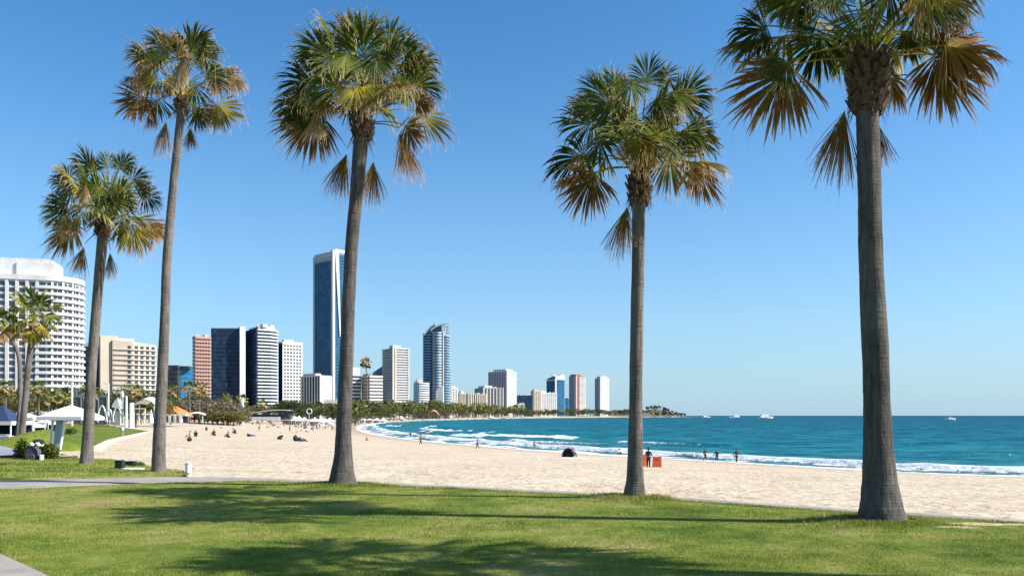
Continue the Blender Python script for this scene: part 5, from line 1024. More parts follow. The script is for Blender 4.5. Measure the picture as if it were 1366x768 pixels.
# ================================================================ park structures on the left
def tent(label, px, d, w_, he, hp, cloth, walls=None, group=None, name='marquee_tent', rz=0, peaks=1, dep=None, loc=None, trim='canvas'):
    x = X(px, d) if loc is None else loc[0]; g = G(x, d); root = thing(name, (x, d, g), label, 'tent' if name != 'canopy' else 'canopy', group, False, rz); dep = dep or w_
    mb = MB(); n = 7
    for p_ in range(peaks):
        cx = -w_/2+w_/peaks*(p_+.5); hw = w_/peaks/2; cc = [(-hw, -dep/2), (hw, -dep/2), (hw, dep/2), (-hw, dep/2)]; vs = []
        for i in range(n+1):
            t = i/n; zz = he+(hp-he)*t**1.5
            for a, b in cc: vs.append((cx+a*(1-t*.97), b*(1-t*.97), zz))
        mb.add(vs, [(i*4+j, i*4+(j+1) % 4, (i+1)*4+(j+1) % 4, (i+1)*4+j) for i in range(n) for j in range(4)]); mb.add([(a, b, c-.05) for a, b, c in vs], [(i*4+j, (i+1)*4+j, (i+1)*4+(j+1) % 4, i*4+(j+1) % 4) for i in range(n) for j in range(4)])
    mb.build('roof', M[cloth], root, (0, 0, 0)); mb = MB(); mb.prism([(-w_/2-.03, -dep/2-.03), (w_/2+.03, -dep/2-.03), (w_/2+.03, -dep/2+.03), (-w_/2-.03, -dep/2+.03)], he-.28, he+.05); mb.prism([(w_/2-.02, -dep/2), (w_/2+.04, -dep/2), (w_/2+.04, dep/2), (w_/2-.02, dep/2)], he-.28, he+.05); mb.build('valance', M[trim], root, (0, 0, 0))
    for a in (-1, 1):
        for b in (-1, 1): mb = MB(); mb.tube([(a*(w_/2-.08), b*(dep/2-.08), -.1), (a*(w_/2-.08), b*(dep/2-.08), he)], .045+w_*.006, 6); mb.build('pole', M['paintw'], root, (0, 0, 0))
    if walls: mb = MB(); mb.box((0, dep/2-.15, he/2), (w_-.3, .06, he)); mb.box((-w_/2+.15, 0, he/2), (.06, dep-.4, he)); mb.build('wall', M[walls], root, (0, 0, 0))
    return root
tent('navy blue marquee with white trimmed peaks at the left edge', 4, 72, 3.6, 1.5, 3.0, 'navycloth', 'navycloth', dep=3.4, peaks=1)
tent('smaller navy marquee cut by the left edge of the frame', -16, 78, 3.4, 1.6, 3.2, 'navycloth', 'navycloth', dep=3)
tent('white flat canopy just right of the small palm trunks', 38, 86, 2.4, 1.9, 2.4, 'canvas', None, name='canopy')
tent('white canopy over dark tables between the small palms and the shelter', 41, 100, 2.4, .9, 1.4, 'canvas', 'navycloth', name='canopy')
tent('white canopy seen behind the shelter post', 60, 110, 2.2, 1.2, 1.7, 'canvas', 'navycloth', name='canopy')
def tree_box(label, px, d, w_, h, dep, m, name, cat): 
    t = thing(name, (X(px, d), d, G(X(px, d), d)), label, cat, None, False); mb = MB(); mb.box((0, 0, h/2), (w_, dep, h)); mb.build('box_body', M[m], t, (0, 0, 0), bevel=.02); mb = MB(); mb.box((0, 0, h+.03), (w_+.08, dep+.08, .06)); mb.build('rim', M['lgrey'] if m != 'white' else M['beige'], t, (0, 0, 0)); return t
tree_box('brown timber planter under the navy marquee', 5, 66, .75, .42, .5, 'wood', 'planter', 'planter'); tree_box('low white wall block in front of the navy marquee at the left edge', 3, 54, 1.2, .6, .5, 'white', 'wall_block', 'wall')
def pole(label, px, ptop, pbase, d, r, m='paintw', arms=(), cat='street lamp', name='street_lamp'):
    x = X(px, d); g = G(x, d); t = thing(name, (x, d, g), label, cat, None, False); h = EYE-(ptop-HY)/F*d-g; mb = MB(); mb.tube([(0, 0, -.2), (0, 0, h)], [r*1.2, r], 8); mb.build('pole', M[m], t, (0, 0, 0))
    for dx in arms: mb = MB(); mb.tube([(0, 0, h-.15), (dx*.5, 0, h), (dx, 0, h)], r*.5, 6); mb.box((dx, 0, h-.03), (.5, .25, .12)); mb.build('lamp_head', M['lgrey'], t, (0, 0, 0))
    return t
pole('tall white street lamp rising above the shelter canopy', 96, 510, 564, 160, .19, arms=(-.9,)); pole('white street lamp with a hooked arm right of the shorter palm trunk', 144.8, 511, 564, 170, .14, arms=(-.8,)); pole('white double armed lamp post beside the white sculpture', 168.5, 528, 564, 168, .22, arms=(-.6,))
pole('thick white column beside the playground frame', 175.5, 537, 564, 165, .5, cat='column', name='column'); pole('tall white sign column before the navy slab block', 323, 533, 558, 300, .62, cat='column', name='column')
def screen(label, pxa, pxb, pya, pyb, d, m, bars=0, name='screen_fence'):
    x0, x1 = X(pxa, d), X(pxb, d); zt_, zb_ = EYE-(pya-HY)/F*d, EYE-(pyb-HY)/F*d; t = thing(name, ((x0+x1)/2, d, G((x0+x1)/2, d)), label, 'fence'); mb = MB(); mb.box(((x0+x1)/2, d, (zt_+zb_)/2), (x1-x0, .12, zt_-zb_)); mb.build('screen', M[m], t)
    for i in range(5): xx = x0+(x1-x0)*i/4; mb = MB(); mb.box((xx, d-.08, zt_/2), (.16, .16, zt_)); mb.build('post', M['steel'], t)
    mb = MB(); mb.box(((x0+x1)/2, d-.08, zt_), (x1-x0, .14, .14)); mb.build('rail', M['steel'], t)
M['screen'] = plaster('dark_mesh_screen', (.09, .10, .085)); M['tanm'] = plaster('tan_mesh', (.33, .27, .15))
screen('long dark mesh screen behind the shelter', 97, 143, 529, 566, 182, 'screen'); screen('tan mesh panel above the dark screen beside the tall street lamp', 98, 114, 519, 529, 183, 'tanm')
sc_ = thing('sail_sculpture', (X(157, 165), 165, 0), 'white sail shaped sculpture beside the playground', 'sculpture'); d = 165; mb = MB(); n = 12
A_ = [(151.5+1.5*t, 543-11*math.sin(t*1.57)) for t in np.linspace(0, 1, n)]; ol = [(150.5, 543), (152, 539), (155, 534), (159, 531), (160, 536), (162, 542), (163, 545)]
vs = [(X(a, d), d-.6, Zp(b, d)) for a, b in ol]+[(X(a, d), d+.6, Zp(b, d)) for a, b in ol]; n = len(ol); mb.add(vs, [tuple(range(n))[::-1], tuple(range(n, 2*n))]+[(i, (i+1) % n, n+(i+1) % n, n+i) for i in range(n)]); mb.build('sail', M['paintw'], sc_)
mb = MB(); mb.add([(X(a, d), d+o_, Zp(b, d)) for o_ in (-.3, .3) for a, b in ((157, 522), (163.5, 521.5), (164.5, 529), (162, 530), (161.5, 525))], [(4, 3, 2, 1, 0), (5, 6, 7, 8, 9), (0, 1, 6, 5), (1, 2, 7, 6), (2, 3, 8, 7), (3, 4, 9, 8), (4, 0, 5, 9)]); mb.build('fin', M['paintw'], sc_)
mb = MB(); mb.tube([(X(163, d), d, 0), (X(163.5, d), d, Zp(530, d))], .18, 7); mb.build('pole', M['steel'], sc_)
ar = thing('arched_pavilion', (X(148, 168), 168, 0), 'white pavilion with curved arches behind the shelter canopy', 'pavilion'); d = 168
for (a, b, top) in ((130, 144, 541), (141, 152, 546), (150, 165, 543)):
    mb = MB(); pts = [(X(a+(b-a)*t, d), d, Zp(562-(562-top)*math.sin(math.pi*min(1, t*1.15))**.6, d)) for t in np.linspace(0, 1, 14)]; mb.tube(pts, .16, 6); mb.build('arch', M['paintw'], ar)
mb = MB(); mb.box((X(153, d), d+1, 1.2), (2.0, 1.5, 2.9)); mb.build('wall', M['white'], ar); 
fr_ = thing('swing_frame', (X(187, 165), 165, 0), 'cream swing frame on the edge of the park lawn', 'swing'); d = 165
for a in (179, 193.5): mb = MB(); mb.tube([(X(a-1, d), d, 0), (X(a, d), d, Zp(545, d))], .14, 6); mb.build('leg', M['cream'], fr_)
mb = MB(); mb.tube([(X(178.5, d), d, Zp(545, d)), (X(194, d), d, Zp(545, d))], .15, 6); mb.build('crossbar', M['cream'], fr_)
for a in (184, 189): mb = MB(); mb.tube([(X(a, d), d, Zp(545, d)), (X(a, d), d, .6)], .03, 4); mb.box((X(a, d), d, .6), (.5, .25, .06)); mb.build('swing_seat', M['black'], fr_)
um = thing('closed_parasol', (X(201.5, 150), 150, 0), 'closed white parasol beside the swing frame', 'parasol'); mb = MB(); mb.tube([(X(201.5, 150), 150, .3), (X(201.5, 150), 150, 1.2), (X(201.5, 150), 150, 2.8)], [.5, .42, .05], 9); mb.build('canopy', M['canvas'], um); mb = MB(); mb.tube([(X(201.5, 150), 150, 0), (X(201.5, 150), 150, 2.9)], .05, 6); mb.build('pole', M['steel'], um)
def shell(label, pxa, pxb, pya, pyb, d, m='canvas', name='canopy', dep=6, legs=True, cat='canopy'):
    """curved canopy roof on poles"""
    x0, x1 = X(pxa, d), X(pxb, d); t = thing(name, ((x0+x1)/2, d, G((x0+x1)/2, d)), label, cat); mb = MB(); n = 12; vs = []
    for j, yy in enumerate((d-dep/2, d, d+dep/2)):
        for i in range(n+1): q = i/n; vs.append((x0+(x1-x0)*q, yy, Zp(pyb, d)+(Zp(pya, d)-Zp(pyb, d))*math.sin(math.pi*q)**.8*(1 if j == 1 else .72)-(0 if j == 1 else .2)))
    n1 = n+1; fs = [(j*n1+i, j*n1+i+1, (j+1)*n1+i+1, (j+1)*n1+i) for j in range(2) for i in range(n)]; mb.add(vs, fs); mb.add([(a, b, c-.12) for a, b, c in vs], [f[::-1] for f in fs]); mb.build('roof', M[m], t)
    if legs:
        for a in (.12, .88): mb = MB(); mb.tube([(x0+(x1-x0)*a, d-dep*.3, -.2), (x0+(x1-x0)*a, d-dep*.3, Zp(pyb, d))], .1, 6); mb.build('pole', M['paintw'], t)
    return t
shell('white swept canopy left of the long thin palm trunk, above the swing frame', 188, 214, 529, 537.5, 172); shell('orange domed canopy at the top of the sand right of the long thin palm trunk', 216, 250, 541.5, 554.5, 205, 'orangecloth', dep=8); shell('pale beam shaped canopy between the orange canopy and the scrub', 250, 275, 549, 552, 225, 'canvas', dep=3)
wb = thing('white_kiosk', (X(232, 200), 200, 0), 'low white kiosk with open counters under the orange canopy', 'kiosk'); mb = MB(); mb.box((X(232, 200), 200, 1.9), (6.5, 1.6, .5)); mb.build('roof_slab', M['white'], wb)
for a in (221, 228, 235, 242): mb = MB(); mb.box((X(a, 200), 199.6, .85), (.55, 1.2, 1.7)); mb.build('pier', M['white'], wb)
mb = MB(); mb.box((X(232, 200), 200.8, .8), (6.2, .2, 1.6)); mb.build('counter', M['navycloth'], wb)
kk_ = thing('white_kiosk', (X(307.5, 290), 290, G(X(307, 290), 290)), 'small pale kiosk at the sand edge right of the dune scrub', 'kiosk'); mb = MB(); mb.box((X(307.5, 290), 290, 1.0), (3.0, 2, 2)); mb.build('wall', M['panel'], kk_); mb = MB(); mb.box((X(307.5, 290), 290, 2.1), (3.8, 2.6, .2)); mb.build('roof', M['white'], kk_)
for a in (304.5, 309.5): mb = MB(); mb.box((X(a, 290), 288.97, 1.1), (.8, .05, 1)); mb.build('window', M['win'], kk_)
lp = thing('beach_pavilion', (X(362, 345), 345, 0), 'long low pavilion with a curved white roof at the top of the sand', 'pavilion'); d = 345; mb = MB(); mb.box((X(362, d), d, 1.1), (17.5, 4, 2.2)); mb.build('glass_wall', M['charcoal'], lp)
mb = MB(); n = 16; vs = []
for y_ in (d-3, d+3):
    for i in range(n+1): q = i/n; vs.append((X(334+56*q, d), y_, Zp(551-5*math.sin(q*2.2), d)))
mb.add(vs, [(i, i+1, n+2+i, n+1+i) for i in range(n)]); mb.add([(a, b, c-.35) for a, b, c in vs], [(i, n+1+i, n+2+i, i+1) for i in range(n)]); mb.add(vs[:n+1]+[(a, b, c-.35) for a, b, c in vs[:n+1]], [(i, n+1+i, n+2+i, i+1) for i in range(n)]); mb.build('roof', M['white'], lp)
mb = MB(); mb.box((X(335, 330), 330, .5), (24, .5, 1.4)); tag(mb.build('sea_wall', M['white']), 'low white sea wall at the top of the sand before the pavilion', 'wall')
for i, (px, d, w_) in enumerate([(384, 350, 4), (392, 365, 3.5), (399, 352, 4), (406, 372, 3.6), (420, 355, 4.4), (428, 366, 4.2), (433, 380, 3.6), (440, 395, 4), (484, 560, 5), (493, 570, 5), (503, 590, 5.5), (511, 600, 5), (474, 520, 4.5), (537, 760, 5), (655, 1400, 9), (672, 1500, 9)]):
    tent('white peaked market tent of the beachfront row', px, d, w_, 2.1, 3.6+.3*(i % 3), 'canvas', 'canvas' if i % 2 else 'lgrey', group='white market tents along the beachfront', rz=.2*(i % 3))
ob = thing('ring_sculpture', (X(412.5, 345), 345, 0), 'white ring shaped sculpture above the market tents', 'sculpture'); mb = MB(); d = 345; mb.tube([(X(412.5, d)+1.1*math.cos(a), d, 3.6+1.1*math.sin(a)) for a in np.linspace(0, 6.283, 22)], .2, 6, cap=False); mb.build('ring', M['paintw'], ob); mb = MB(); mb.tube([(X(412.5, d), d, -.2), (X(412.5, d), d, 2.6)], .16, 6); mb.build('pole', M['steel'], ob)
shell('salmon red canopy on the far beach before the green belt', 571, 586, 545.5, 553, 900, 'redroof' if 'redroof' in M else 'orangecloth', dep=9) if False else None
M['redroof'] = mat('salmon_canvas', (.55, .16, .1), .9); shell('salmon red canopy on the far beach before the green belt', 571, 586, 546, 553, 880, 'redroof', dep=9)
# ================================================================ people
J0 = dict(pelvis=(0, 0, .95), spine=(0, .01, 1.14), chest=(0, 0, 1.34), neck=(0, 0, 1.49), head=(0, -.03, 1.60), top=(0, -.02, 1.71),
 shL=(-.17, 0, 1.42), elL=(-.24, .02, 1.15), wrL=(-.26, -.06, .91), haL=(-.26, -.08, .82), shR=(.17, 0, 1.42), elR=(.24, .02, 1.15), wrR=(.26, -.06, .91), haR=(.26, -.08, .82),
 hiL=(-.09, 0, .90), knL=(-.10, -.03, .50), anL=(-.10, .02, .09), toL=(-.11, -.15, .04), hiR=(.09, 0, .90), knR=(.10, -.03, .50), anR=(.10, .02, .09), toR=(.11, -.15, .04))
EDG = [('pelvis', 'spine'), ('spine', 'chest'), ('chest', 'neck'), ('neck', 'head'), ('head', 'top')]+[(a+s, b+s) for s in 'LR' for a, b in (('sh', 'el'), ('el', 'wr'), ('wr', 'ha'), ('hi', 'kn'), ('kn', 'an'), ('an', 'to'))]+[('chest', 'shL'), ('chest', 'shR'), ('pelvis', 'hiL'), ('pelvis', 'hiR')]
RAD = dict(pelvis=(.15, .11), spine=(.13, .10), chest=(.155, .11), neck=.06, head=(.085, .10), top=.065, sh=.065, el=.045, wr=.032, ha=.036, hi=.095, kn=.062, an=.042, to=.035)
def skin(joints, edges, rad, grow, name, material, parent, sub=1):
    names = [n for n in joints if any(n in e for e in edges)]; me = bpy.data.meshes.new('t'); me.from_pydata([joints[n] for n in names], [(names.index(a), names.index(b)) for a, b in edges], [])
    o = bpy.data.objects.new('t', me); COL.objects.link(o); o.modifiers.new('skin', 'SKIN'); sv = me.skin_vertices[0].data
    for i, n in enumerate(names):
        r = rad.get(n, rad.get(n[:2], .05)); r = (r, r) if not isinstance(r, tuple) else r; sv[i].radius = (r[0]+grow, r[1]+grow); sv[i].use_root = (i == 0)
    s = o.modifiers.new('sub', 'SUBSURF'); s.levels = sub; s.render_levels = sub
    dg = bpy.context.evaluated_depsgraph_get(); new = bpy.data.meshes.new_from_object(o.evaluated_get(dg)); bpy.data.objects.remove(o); new.name = name
    new.materials.clear(); new.materials.append(material); new.polygons.foreach_set('use_smooth', [True]*len(new.polygons)); q = bpy.data.objects.new(name, new); COL.objects.link(q); q.parent = parent; return q
def person(pose, top, bottom, label, hair='hair', group=None, long=False, hood=False, bare_legs=False):
    J = dict(J0); J.update(pose); root = thing('person', (0, 0, 0), label, 'person', group, False)
    bd = skin(J, EDG, RAD, 0, 'body', M['skin'], root)
    te = [e for e in EDG if e[0] in ('pelvis', 'spine', 'chest') and e[1][:2] not in ('hi',)]; te = [('pelvis', 'spine'), ('spine', 'chest'), ('chest', 'neck'), ('chest', 'shL'), ('chest', 'shR'), ('shL', 'elL'), ('shR', 'elR')]+([('elL', 'wrL'), ('elR', 'wrR')] if long else [])
    R2 = dict(RAD); R2['neck'] = .045
    if top: skin(J, te, R2, .024, 'shirt', M[top], root)
    J2 = dict(J)
    if bare_legs:
        for s in 'LR': J2['kn'+s] = tuple(Vector(J['hi'+s])*.45+Vector(J['kn'+s])*.55)
    be = [('pelvis', 'hiL'), ('pelvis', 'hiR'), ('hiL', 'knL'), ('hiR', 'knR')]+([] if bare_legs else [('knL', 'anL'), ('knR', 'anR')])
    if bottom: skin(J2, be, RAD, .022, 'trousers' if not bare_legs else 'shorts', M[bottom], root)
    mb = MB(); h = Vector(J['head']); t = Vector(J['top']); c = h*.3+t*.7; r = .105 if not hood else .125; mb.ball((c.x, c.y+.018, c.z+.01), (r*.92, r, r*(1 if not hood else 1.25)), 10, 7); mb.build('hair' if not hood else 'hood', M[hair], root, (0, 0, 0), True)
    mb = MB(); f = h*.75+t*.25; mb.ball((f.x, f.y-.105, f.z-.01), (.014, .02, .022), 6, 4); mb.build('nose', M['skin'], bd, (0, 0, 0), True)
    for s in (-1, 1): mb = MB(); mb.ball((f.x+s*.032, f.y-.094, f.z+.03), (.011, .008, .008), 6, 4); mb.build('eye', M['black'], bd, (0, 0, 0))
    return root
walk = dict(knL=(-.09, -.20, .53), anL=(-.09, -.22, .12), toL=(-.1, -.38, .08), knR=(.09, .05, .52), anR=(.09, .32, .14), toR=(.1, .2, .05), elL=(-.25, .12, 1.17), wrL=(-.27, .12, .94), haL=(-.27, .12, .85), elR=(.25, -.08, 1.17), wrR=(.26, -.22, 1.0), haR=(.26, -.27, .93))
wide = dict(walk, elR=(.40, -.05, 1.2), wrR=(.52, -.12, 1.05), haR=(.56, -.14, .98), elL=(-.40, .05, 1.2), wrL=(-.5, -.05, 1.0), haL=(-.53, -.08, .93))
sit = dict(pelvis=(0, .05, .14), spine=(0, .09, .33), chest=(0, .04, .52), neck=(0, .0, .67), head=(0, -.04, .78), top=(0, -.03, .89), shL=(-.17, .02, .60), elL=(-.25, -.14, .40), wrL=(-.16, -.36, .42), haL=(-.09, -.42, .42), shR=(.17, .02, .60), elR=(.25, -.14, .40), wrR=(.16, -.36, .42), haR=(.09, -.42, .42),
 hiL=(-.10, .0, .13), knL=(-.13, -.38, .46), anL=(-.11, -.62, .10), toL=(-.11, -.78, .05), hiR=(.10, .0, .13), knR=(.13, -.38, .46), anR=(.11, -.62, .10), toR=(.11, -.78, .05))
lie = dict(pelvis=(0, 0, .13), spine=(0, .18, .15), chest=(0, .38, .20), neck=(0, .52, .28), head=(0, .58, .37), top=(0, .66, .44), shL=(-.17, .44, .20), elL=(-.26, .58, .06), wrL=(-.15, .36, .06), haL=(-.1, .3, .05), shR=(.17, .44, .20), elR=(.26, .58, .06), wrR=(.15, .36, .06), haR=(.1, .3, .05),
 hiL=(-.1, -.05, .12), knL=(-.12, -.45, .2), anL=(-.11, -.85, .08), toL=(-.12, -.98, .1), hiR=(.1, -.05, .12), knR=(.12, -.48, .12), anR=(.12, -.9, .07), toR=(.13, -1.02, .1))
armup = dict(elR=(.30, -.2, 1.35), wrR=(.12, -.3, 1.55), haR=(.05, -.3, 1.6))
def put(root, px, py, rz, h=None, dz=0):
    p = hit(px, py); root.location = (p.x, p.y, p.z+dz); root.rotation_euler = (0, 0, rz)
    if h: s = (h/F*p.y)/1.8; s = min(1.12, max(.8, s)); root.scale = (s, s, s)
    return p
p = put(person(wide, 'black', 'black', 'wetsuited person striding along the waterline, left of the group of three', long=True, hair='black'), 940.5, 614.3, .9, 17)
put(person(dict(walk, elL=(-.34, .1, 1.15), wrL=(-.42, -.05, 1.0), haL=(-.44, -.1, .95)), 'black', 'black', 'wetsuited person in the middle of the three at the waterline', long=True, hair='black'), 956.3, 615.4, -.5, 16)
put(person(wide, 'black', 'black', 'wetsuited person right of the group of three, arms held wide', long=True, hair='black'), 982.5, 617, .3, 18)
p = put(person(dict(elL=(-.27, -.05, 1.17), wrL=(-.16, -.2, 1.08), haL=(-.1, -.24, 1.06), elR=(.27, -.05, 1.17), wrR=(.16, -.2, 1.08), haR=(.1, -.24, 1.06)), 'black', 'black', 'hooded person in dark clothes standing between two orange boxes', long=True, hair='black', hood=True), 865, 623.8, 2.8, 26)
def orange_box(label, px, py, w_, h, rz):
    q = hit(px, py); t = thing('orange_box', (q.x, q.y, q.z), label, 'box', None, False, rz); mb = MB(); a, b = w_/2, .25
    mb.prism([(-a, -b), (a, -b), (a, b), (-a, b)], -.03, h, [(-a*.93, -b*.9), (a*.93, -b*.9), (a*.93, b*.9), (-a*.93, b*.9)]); mb.build('box_body', M['orange'], t, (0, 0, 0), bevel=.02); mb = MB(); mb.box((0, 0, h+.03), (w_*.98, .5, .06)); mb.build('lid', M['orangecloth'], t, (0, 0, 0), bevel=.01); mb = MB(); mb.tube([(-.12, -.27, h*.7), (0, -.31, h*.72), (.12, -.27, h*.7)], .012, 5); mb.build('handle', M['black'], t, (0, 0, 0))
orange_box('bright orange box right of the hooded person on the sand', 876.5, 622.6, .66, .72, -.1); orange_box('orange box half hidden by the trunk, left of the hooded person', 860.3, 621.5, .34, .80, .15)
put(person(dict(walk, **armup), 'redc', 'black', 'person in a red top and dark trousers standing on the sand near the water'), 561, 592.8, 1.2, 14)
put(person(walk, 'redc', 'dgrey', 'person in a reddish top walking left along the wet sand'), 637, 598.3, -1.5, 14)
put(person(dict(J0), 'tan', 'black', 'bare armed person paddling at the water edge, right of the reddish walker', bare_legs=True), 713, 599, .2, 11)
put(person(sit, 'whitec', 'dgrey', 'small figure in white sitting by the water, left of the straight palm trunk'), 826, 607, .4)
put(person(dict(J0), 'black', 'black', 'dark figure standing alone in the shallows at the bend of the beach', long=True), 547.5, 583.5, .2, 8)
put(person(walk, 'bluec', 'black', 'small figure in blue in the shallows right of the lone dark figure'), 557, 583, 1.2, 7)
put(person(dict(walk, **armup), 'whitec', 'bluec', 'person in a white shirt walking by the park lawn at left', bare_legs=True), 164, 583, .8, 15)
put(person(sit, 'redc', 'dgrey', 'person sitting beside the dark beach tent'), 763.5, 609, .6)
# pop-up tent with its mat
q = hit(757, 609.5); t = thing('popup_tent', (q.x, q.y, q.z), 'dark navy pop up beach tent standing on a white mat by the water', 'tent', None, False, .3); mb = MB(); n = 10; m_ = 6; vs = []
for j in range(m_+1):
    b = math.pi*.5*j/m_
    for i in range(n+1): a = math.pi*i/n; vs.append((-.60*math.cos(a)*(.55+.45*math.cos(b)), .8*math.sin(b)-.2, .98*math.sin(a)**.8*math.cos(b)**.8))
mb.add(vs, [(j*(n+1)+i, j*(n+1)+i+1, (j+1)*(n+1)+i+1, (j+1)*(n+1)+i) for j in range(m_) for i in range(n)]); o = mb.build('shell', M['navycloth'], t, (0, 0, 0), True); sm_ = o.modifiers.new('s', 'SOLIDIFY'); sm_.thickness = .02
mb = MB(); mb.tube([(-.60*math.cos(a), -.2, .98*math.sin(a)**.8) for a in np.linspace(0, math.pi, 12)], .02, 5); mb.build('hoop', M['dgrey'], t, (0, 0, 0)); mb = MB(); mb.box((.1, .35, .25), (.5, .4, .4)); mb.build('inner_bag', M['black'], t, (0, 0, 0))
q = hit(763, 612); mb = MB(); mb.prism([(-1.3, -.35), (-.9, -.45), (.9, -.42), (1.45, 0), (.9, .42), (-.9, .42), (-1.3, .3)], -.02, .07); o = mb.build('paddle_board', M['paintw'], None, (0, 0, 0), bevel=.02); o.location = (q.x, q.y, q.z+.02); tag(o, 'long white paddle board on the sand in front of the navy tent', 'board')
def bag(label, px, py, w_, h, m, name='beach_bag', cat='bag'):
    w_ *= .72; h *= .72; q = hit(px, py); t = thing(name, (q.x, q.y, q.z), label, cat, None, False, .3); mb = MB(); mb.ball((0, 0, h*.45), (w_/2, w_*.35, h*.55), 9, 6); mb.build('bag_body', M[m], t, (0, 0, 0), True); mb = MB(); mb.tube([(-w_*.25, 0, h*.85), (0, 0, h*1.15), (w_*.25, 0, h*.85)], .025, 5); mb.build('handle', M['black'], t, (0, 0, 0))
bag('dark bag lying on the wet sand between the two walkers', 619, 592.5, .8, .35, 'dgrey'); bag('orange brown bag on the sand left of the dark figure in the shallows', 490, 587.2, .9, .8, 'tan')
# people and things on the left part of the beach
put(person(sit, 'black', 'black', 'seated person in black, largest of the group on the left sand', long=True), 261, 582, .5, None); put(person(sit, 'whitec', 'tan', 'seated person in a white top just above the round dark bag', ), 254, 584, -.6)
bag('round dark bag on the left sand below the person in white', 252.6, 588.5, .75, .6, 'black'); put(person(sit, 'dgrey', 'black', 'seated person in grey near the top of the left sand'), 275.5, 574, .2)
put(person(sit, 'tan', 'black', 'seated person in a tan top with dark trousers, centre of the left sand'), 304.6, 583.5, -.4); bag('flat dark bag beside the couple below the striped tower', 332, 582, 1.0, .6, 'black'); put(person(lie, 'whitec', 'bluec', 'person in white lying on the sand beside the flat dark bag'), 335, 581.5, 1.5)
put(person(sit, 'whitec', 'black', 'seated person in white leaning beside a dark pile, below the finned block'), 375, 583.5, .6); bag('dark pile of beach gear left of the person in white', 373, 585.8, 1.1, .7, 'black'); q = hit(399.5, 588.5); hp = thing('gear_heap', (q.x, q.y, q.z), 'wide dark heap of beach gear, largest on the sand left of the dark trunk', 'beach gear', None, False)
for j, (dx, w_, h_, nm, mm) in enumerate([(-.55, .8, .75, 'bag', 'black'), (.15, 1.0, .62, 'bag', 'dgrey'), (.75, .7, .35, 'rolled_mat', 'navycloth')]):
    mb = MB(); mb.ball((dx, .1*j, h_*.42), (w_/2, .3, h_*.55), 8, 5); mb.v = [(a+.12*math.sin(7*c+j), b, c+.09*math.sin(a*9+j)) for a, b, c in mb.v]; mb.build(nm, M[mm], hp, (0, 0, 0))
bag('small dark pack beside the wide heap of beach gear', 394, 586.5, 1.0, 1.0, 'black')
protos = []
for i, (ps, tp, bt, bl) in enumerate([(sit, 'black', 'black', 0), (sit, 'whitec', 'bluec', 1), (walk, 'redc', 'black', 1), (J0, 'whitec', 'tan', 1), (lie, 'bluec', 'black', 1), (walk, None, 'bluec', 1), (sit, 'tan', 'black', 1), (J0, 'black', 'black', 0), (lie, 'redc', 'whitec', 1)]):
    protos.append((person(ps, tp, bt, 'x', bare_legs=bool(bl)), 'far beachgoer '+('sitting', 'sitting', 'walking', 'standing', 'lying', 'walking', 'sitting', 'standing', 'lying')[i]+' in '+('black', 'white and blue', 'red', 'white', 'blue', 'blue shorts', 'tan', 'dark clothes', 'red')[i]+' among the crowd on the sand'))
rnd = random.Random(12); cnt = 0
PX = []
for i in range(190):
    t = rnd.random()
    if i < 14: px, py = [(313.5, 578), (311, 573), (346, 575.5), (347.5, 568), (357.6, 570), (418, 576), (406.5, 571), (386.5, 575.5), (392.5, 577), (285.6, 581), (295, 571), (299.5, 568), (427, 570), (410, 576)][i]
    elif i < 140: px = rnd.uniform(296, 470); py = rnd.uniform(559, 568+6*max(0, (px-330)/130))
    elif i < 168: px = rnd.uniform(470, 640); py = HY+(EYE-SEA)*F/(wd(max(486, px))*1.06)*.78
    else: px = rnd.uniform(395, 447); py = rnd.uniform(566, 575)
    pr, lb = protos[i % len(protos)]
    o = place(pr, USED, tuple(hit(px, py)), rnd.uniform(0, 6.28), rnd.uniform(.95, 1.1), lb, 'far beachgoers, '+lb.split('beachgoer ')[1].split(' among')[0])
# parasols and mats in the crowd
def parasol(m, label, group):
    t = thing('beach_parasol', (0, 0, 0), label, 'parasol', group, False); mb = MB(); mb.tube([(0, 0, -.3), (0, 0, 2.1)], .025, 6); mb.build('pole', M['paintw'], t, (0, 0, 0)); mb = MB(); n = 10
    vs = [(0, 0, 2.2)]+[(1.1*math.cos(a), 1.1*math.sin(a), 1.75) for a in np.linspace(0, 6.283, n, endpoint=False)]; mb.add(vs, [(0, 1+i, 1+(i+1) % n) for i in range(n)]); o = mb.build('canopy', M[m], t, (0, 0, 0)); s = o.modifiers.new('s', 'SOLIDIFY'); s.thickness = .03; return t
pa = [(parasol(m, 'x', 'x'), m2) for m, m2 in (('canvas', 'white'), ('bluec', 'blue'), ('redc', 'red'))]
for i in range(24):
    px, py = (rnd.uniform(330, 470), rnd.uniform(558, 566)) if i < 16 else (rnd.uniform(425, 446), rnd.uniform(569, 574))
    q, cn = pa[0 if i % 4 < 2 else i % 3]; place(q, USED, tuple(hit(px, py)), rnd.random(), rnd.uniform(.9, 1.2), cn+' beach parasol among the far crowd on the sand', cn+' parasols in the far crowd')
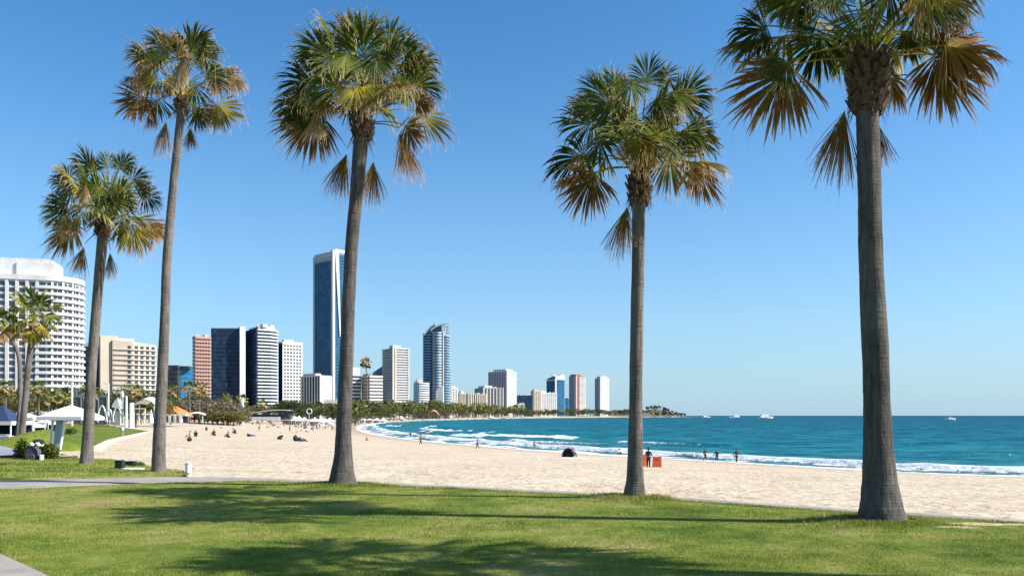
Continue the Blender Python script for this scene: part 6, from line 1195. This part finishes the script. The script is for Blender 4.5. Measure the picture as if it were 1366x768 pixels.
# ================================================================ boats
def boat(label, px, py, wpx, rz=0.45, sport=False):
    d = (EYE-SEA)*F/(py-HY); L_ = wpx/F*d; k_ = L_/20; t = thing('motor_yacht', ((px-CX)/F*d, d, SEA), label, 'boat', None, False, rz); mb = MB()
    n = 10; sec = []
    for i in range(n+1):
        q = i/n; x = -10+20*q; b = 2.6*(1-max(0, (q-.45)/.55)**2.2)+.05; sh_ = 1.5+1.1*q**2; sec.append([(x-.3*q, -b*.55, -.4), (x, -b, sh_), (x, b, sh_), (x-.3*q, b*.55, -.4)])
    vs = [tuple(c*k_ for c in v) for s in sec for v in s]; mb.add(vs, [(i*4+j, (i+1)*4+j, (i+1)*4+(j+1) % 4, i*4+(j+1) % 4) for i in range(n) for j in range(4)]+[(0, 1, 2, 3), (n*4+3, n*4+2, n*4+1, n*4)]); mb.build('hull', M['paintw'], t, (0, 0, 0))
    def bx(nm, m, x0, x1, w_, z0, z1, sl=.0): q = MB(); q.prism([(x0*k_, -w_*k_), (x1*k_, -w_*k_), (x1*k_, w_*k_), (x0*k_, w_*k_)], z0*k_, z1*k_, [((x0+sl*.3)*k_, -w_*.92*k_), ((x1-sl)*k_, -w_*.92*k_), ((x1-sl)*k_, w_*.92*k_), ((x0+sl*.3)*k_, w_*.92*k_)]); q.build(nm, M[m], t, (0, 0, 0))
    bx('cabin', 'paintw', -8 if not sport else -3, 4.5, 2.0, 1.6, 3.7, 1.5); bx('window', 'win', -6.5 if not sport else -2, 3.2, 2.03, 2.5, 3.2, .3)
    if not sport: bx('upper_deck', 'paintw', -6, 1.5, 1.7, 3.7, 5.2, 1.0); bx('window', 'win', -4, .8, 1.72, 4.1, 4.7, .2); bx('roof', 'paintw', -6.4, 1.8, 1.9, 5.2, 5.4)
    q = MB(); q.tube([(-1*k_, 0, 3.6*k_), (-1.4*k_, 0, (7.2 if not sport else 6)*k_)], .12*k_, 5); q.tube([(-2.2*k_, 0, 6*k_), (-.4*k_, 0, 6*k_)], .08*k_, 4); q.build('mast', M['steel'], t, (0, 0, 0)); t.scale = (1.3, 1.1, .95)
boat('largest white motor yacht on the horizon, with two decks', 1021.5, 557.6, 20); boat('middle one of the three white yachts off the headland', 980, 556.9, 14, 3.6); boat('smallest white yacht nearest the headland', 942, 556.6, 10.5)
boat('white fishing boat with a mast, alone at the right near the horizon', 1267, 559.6, 17, .4, True)
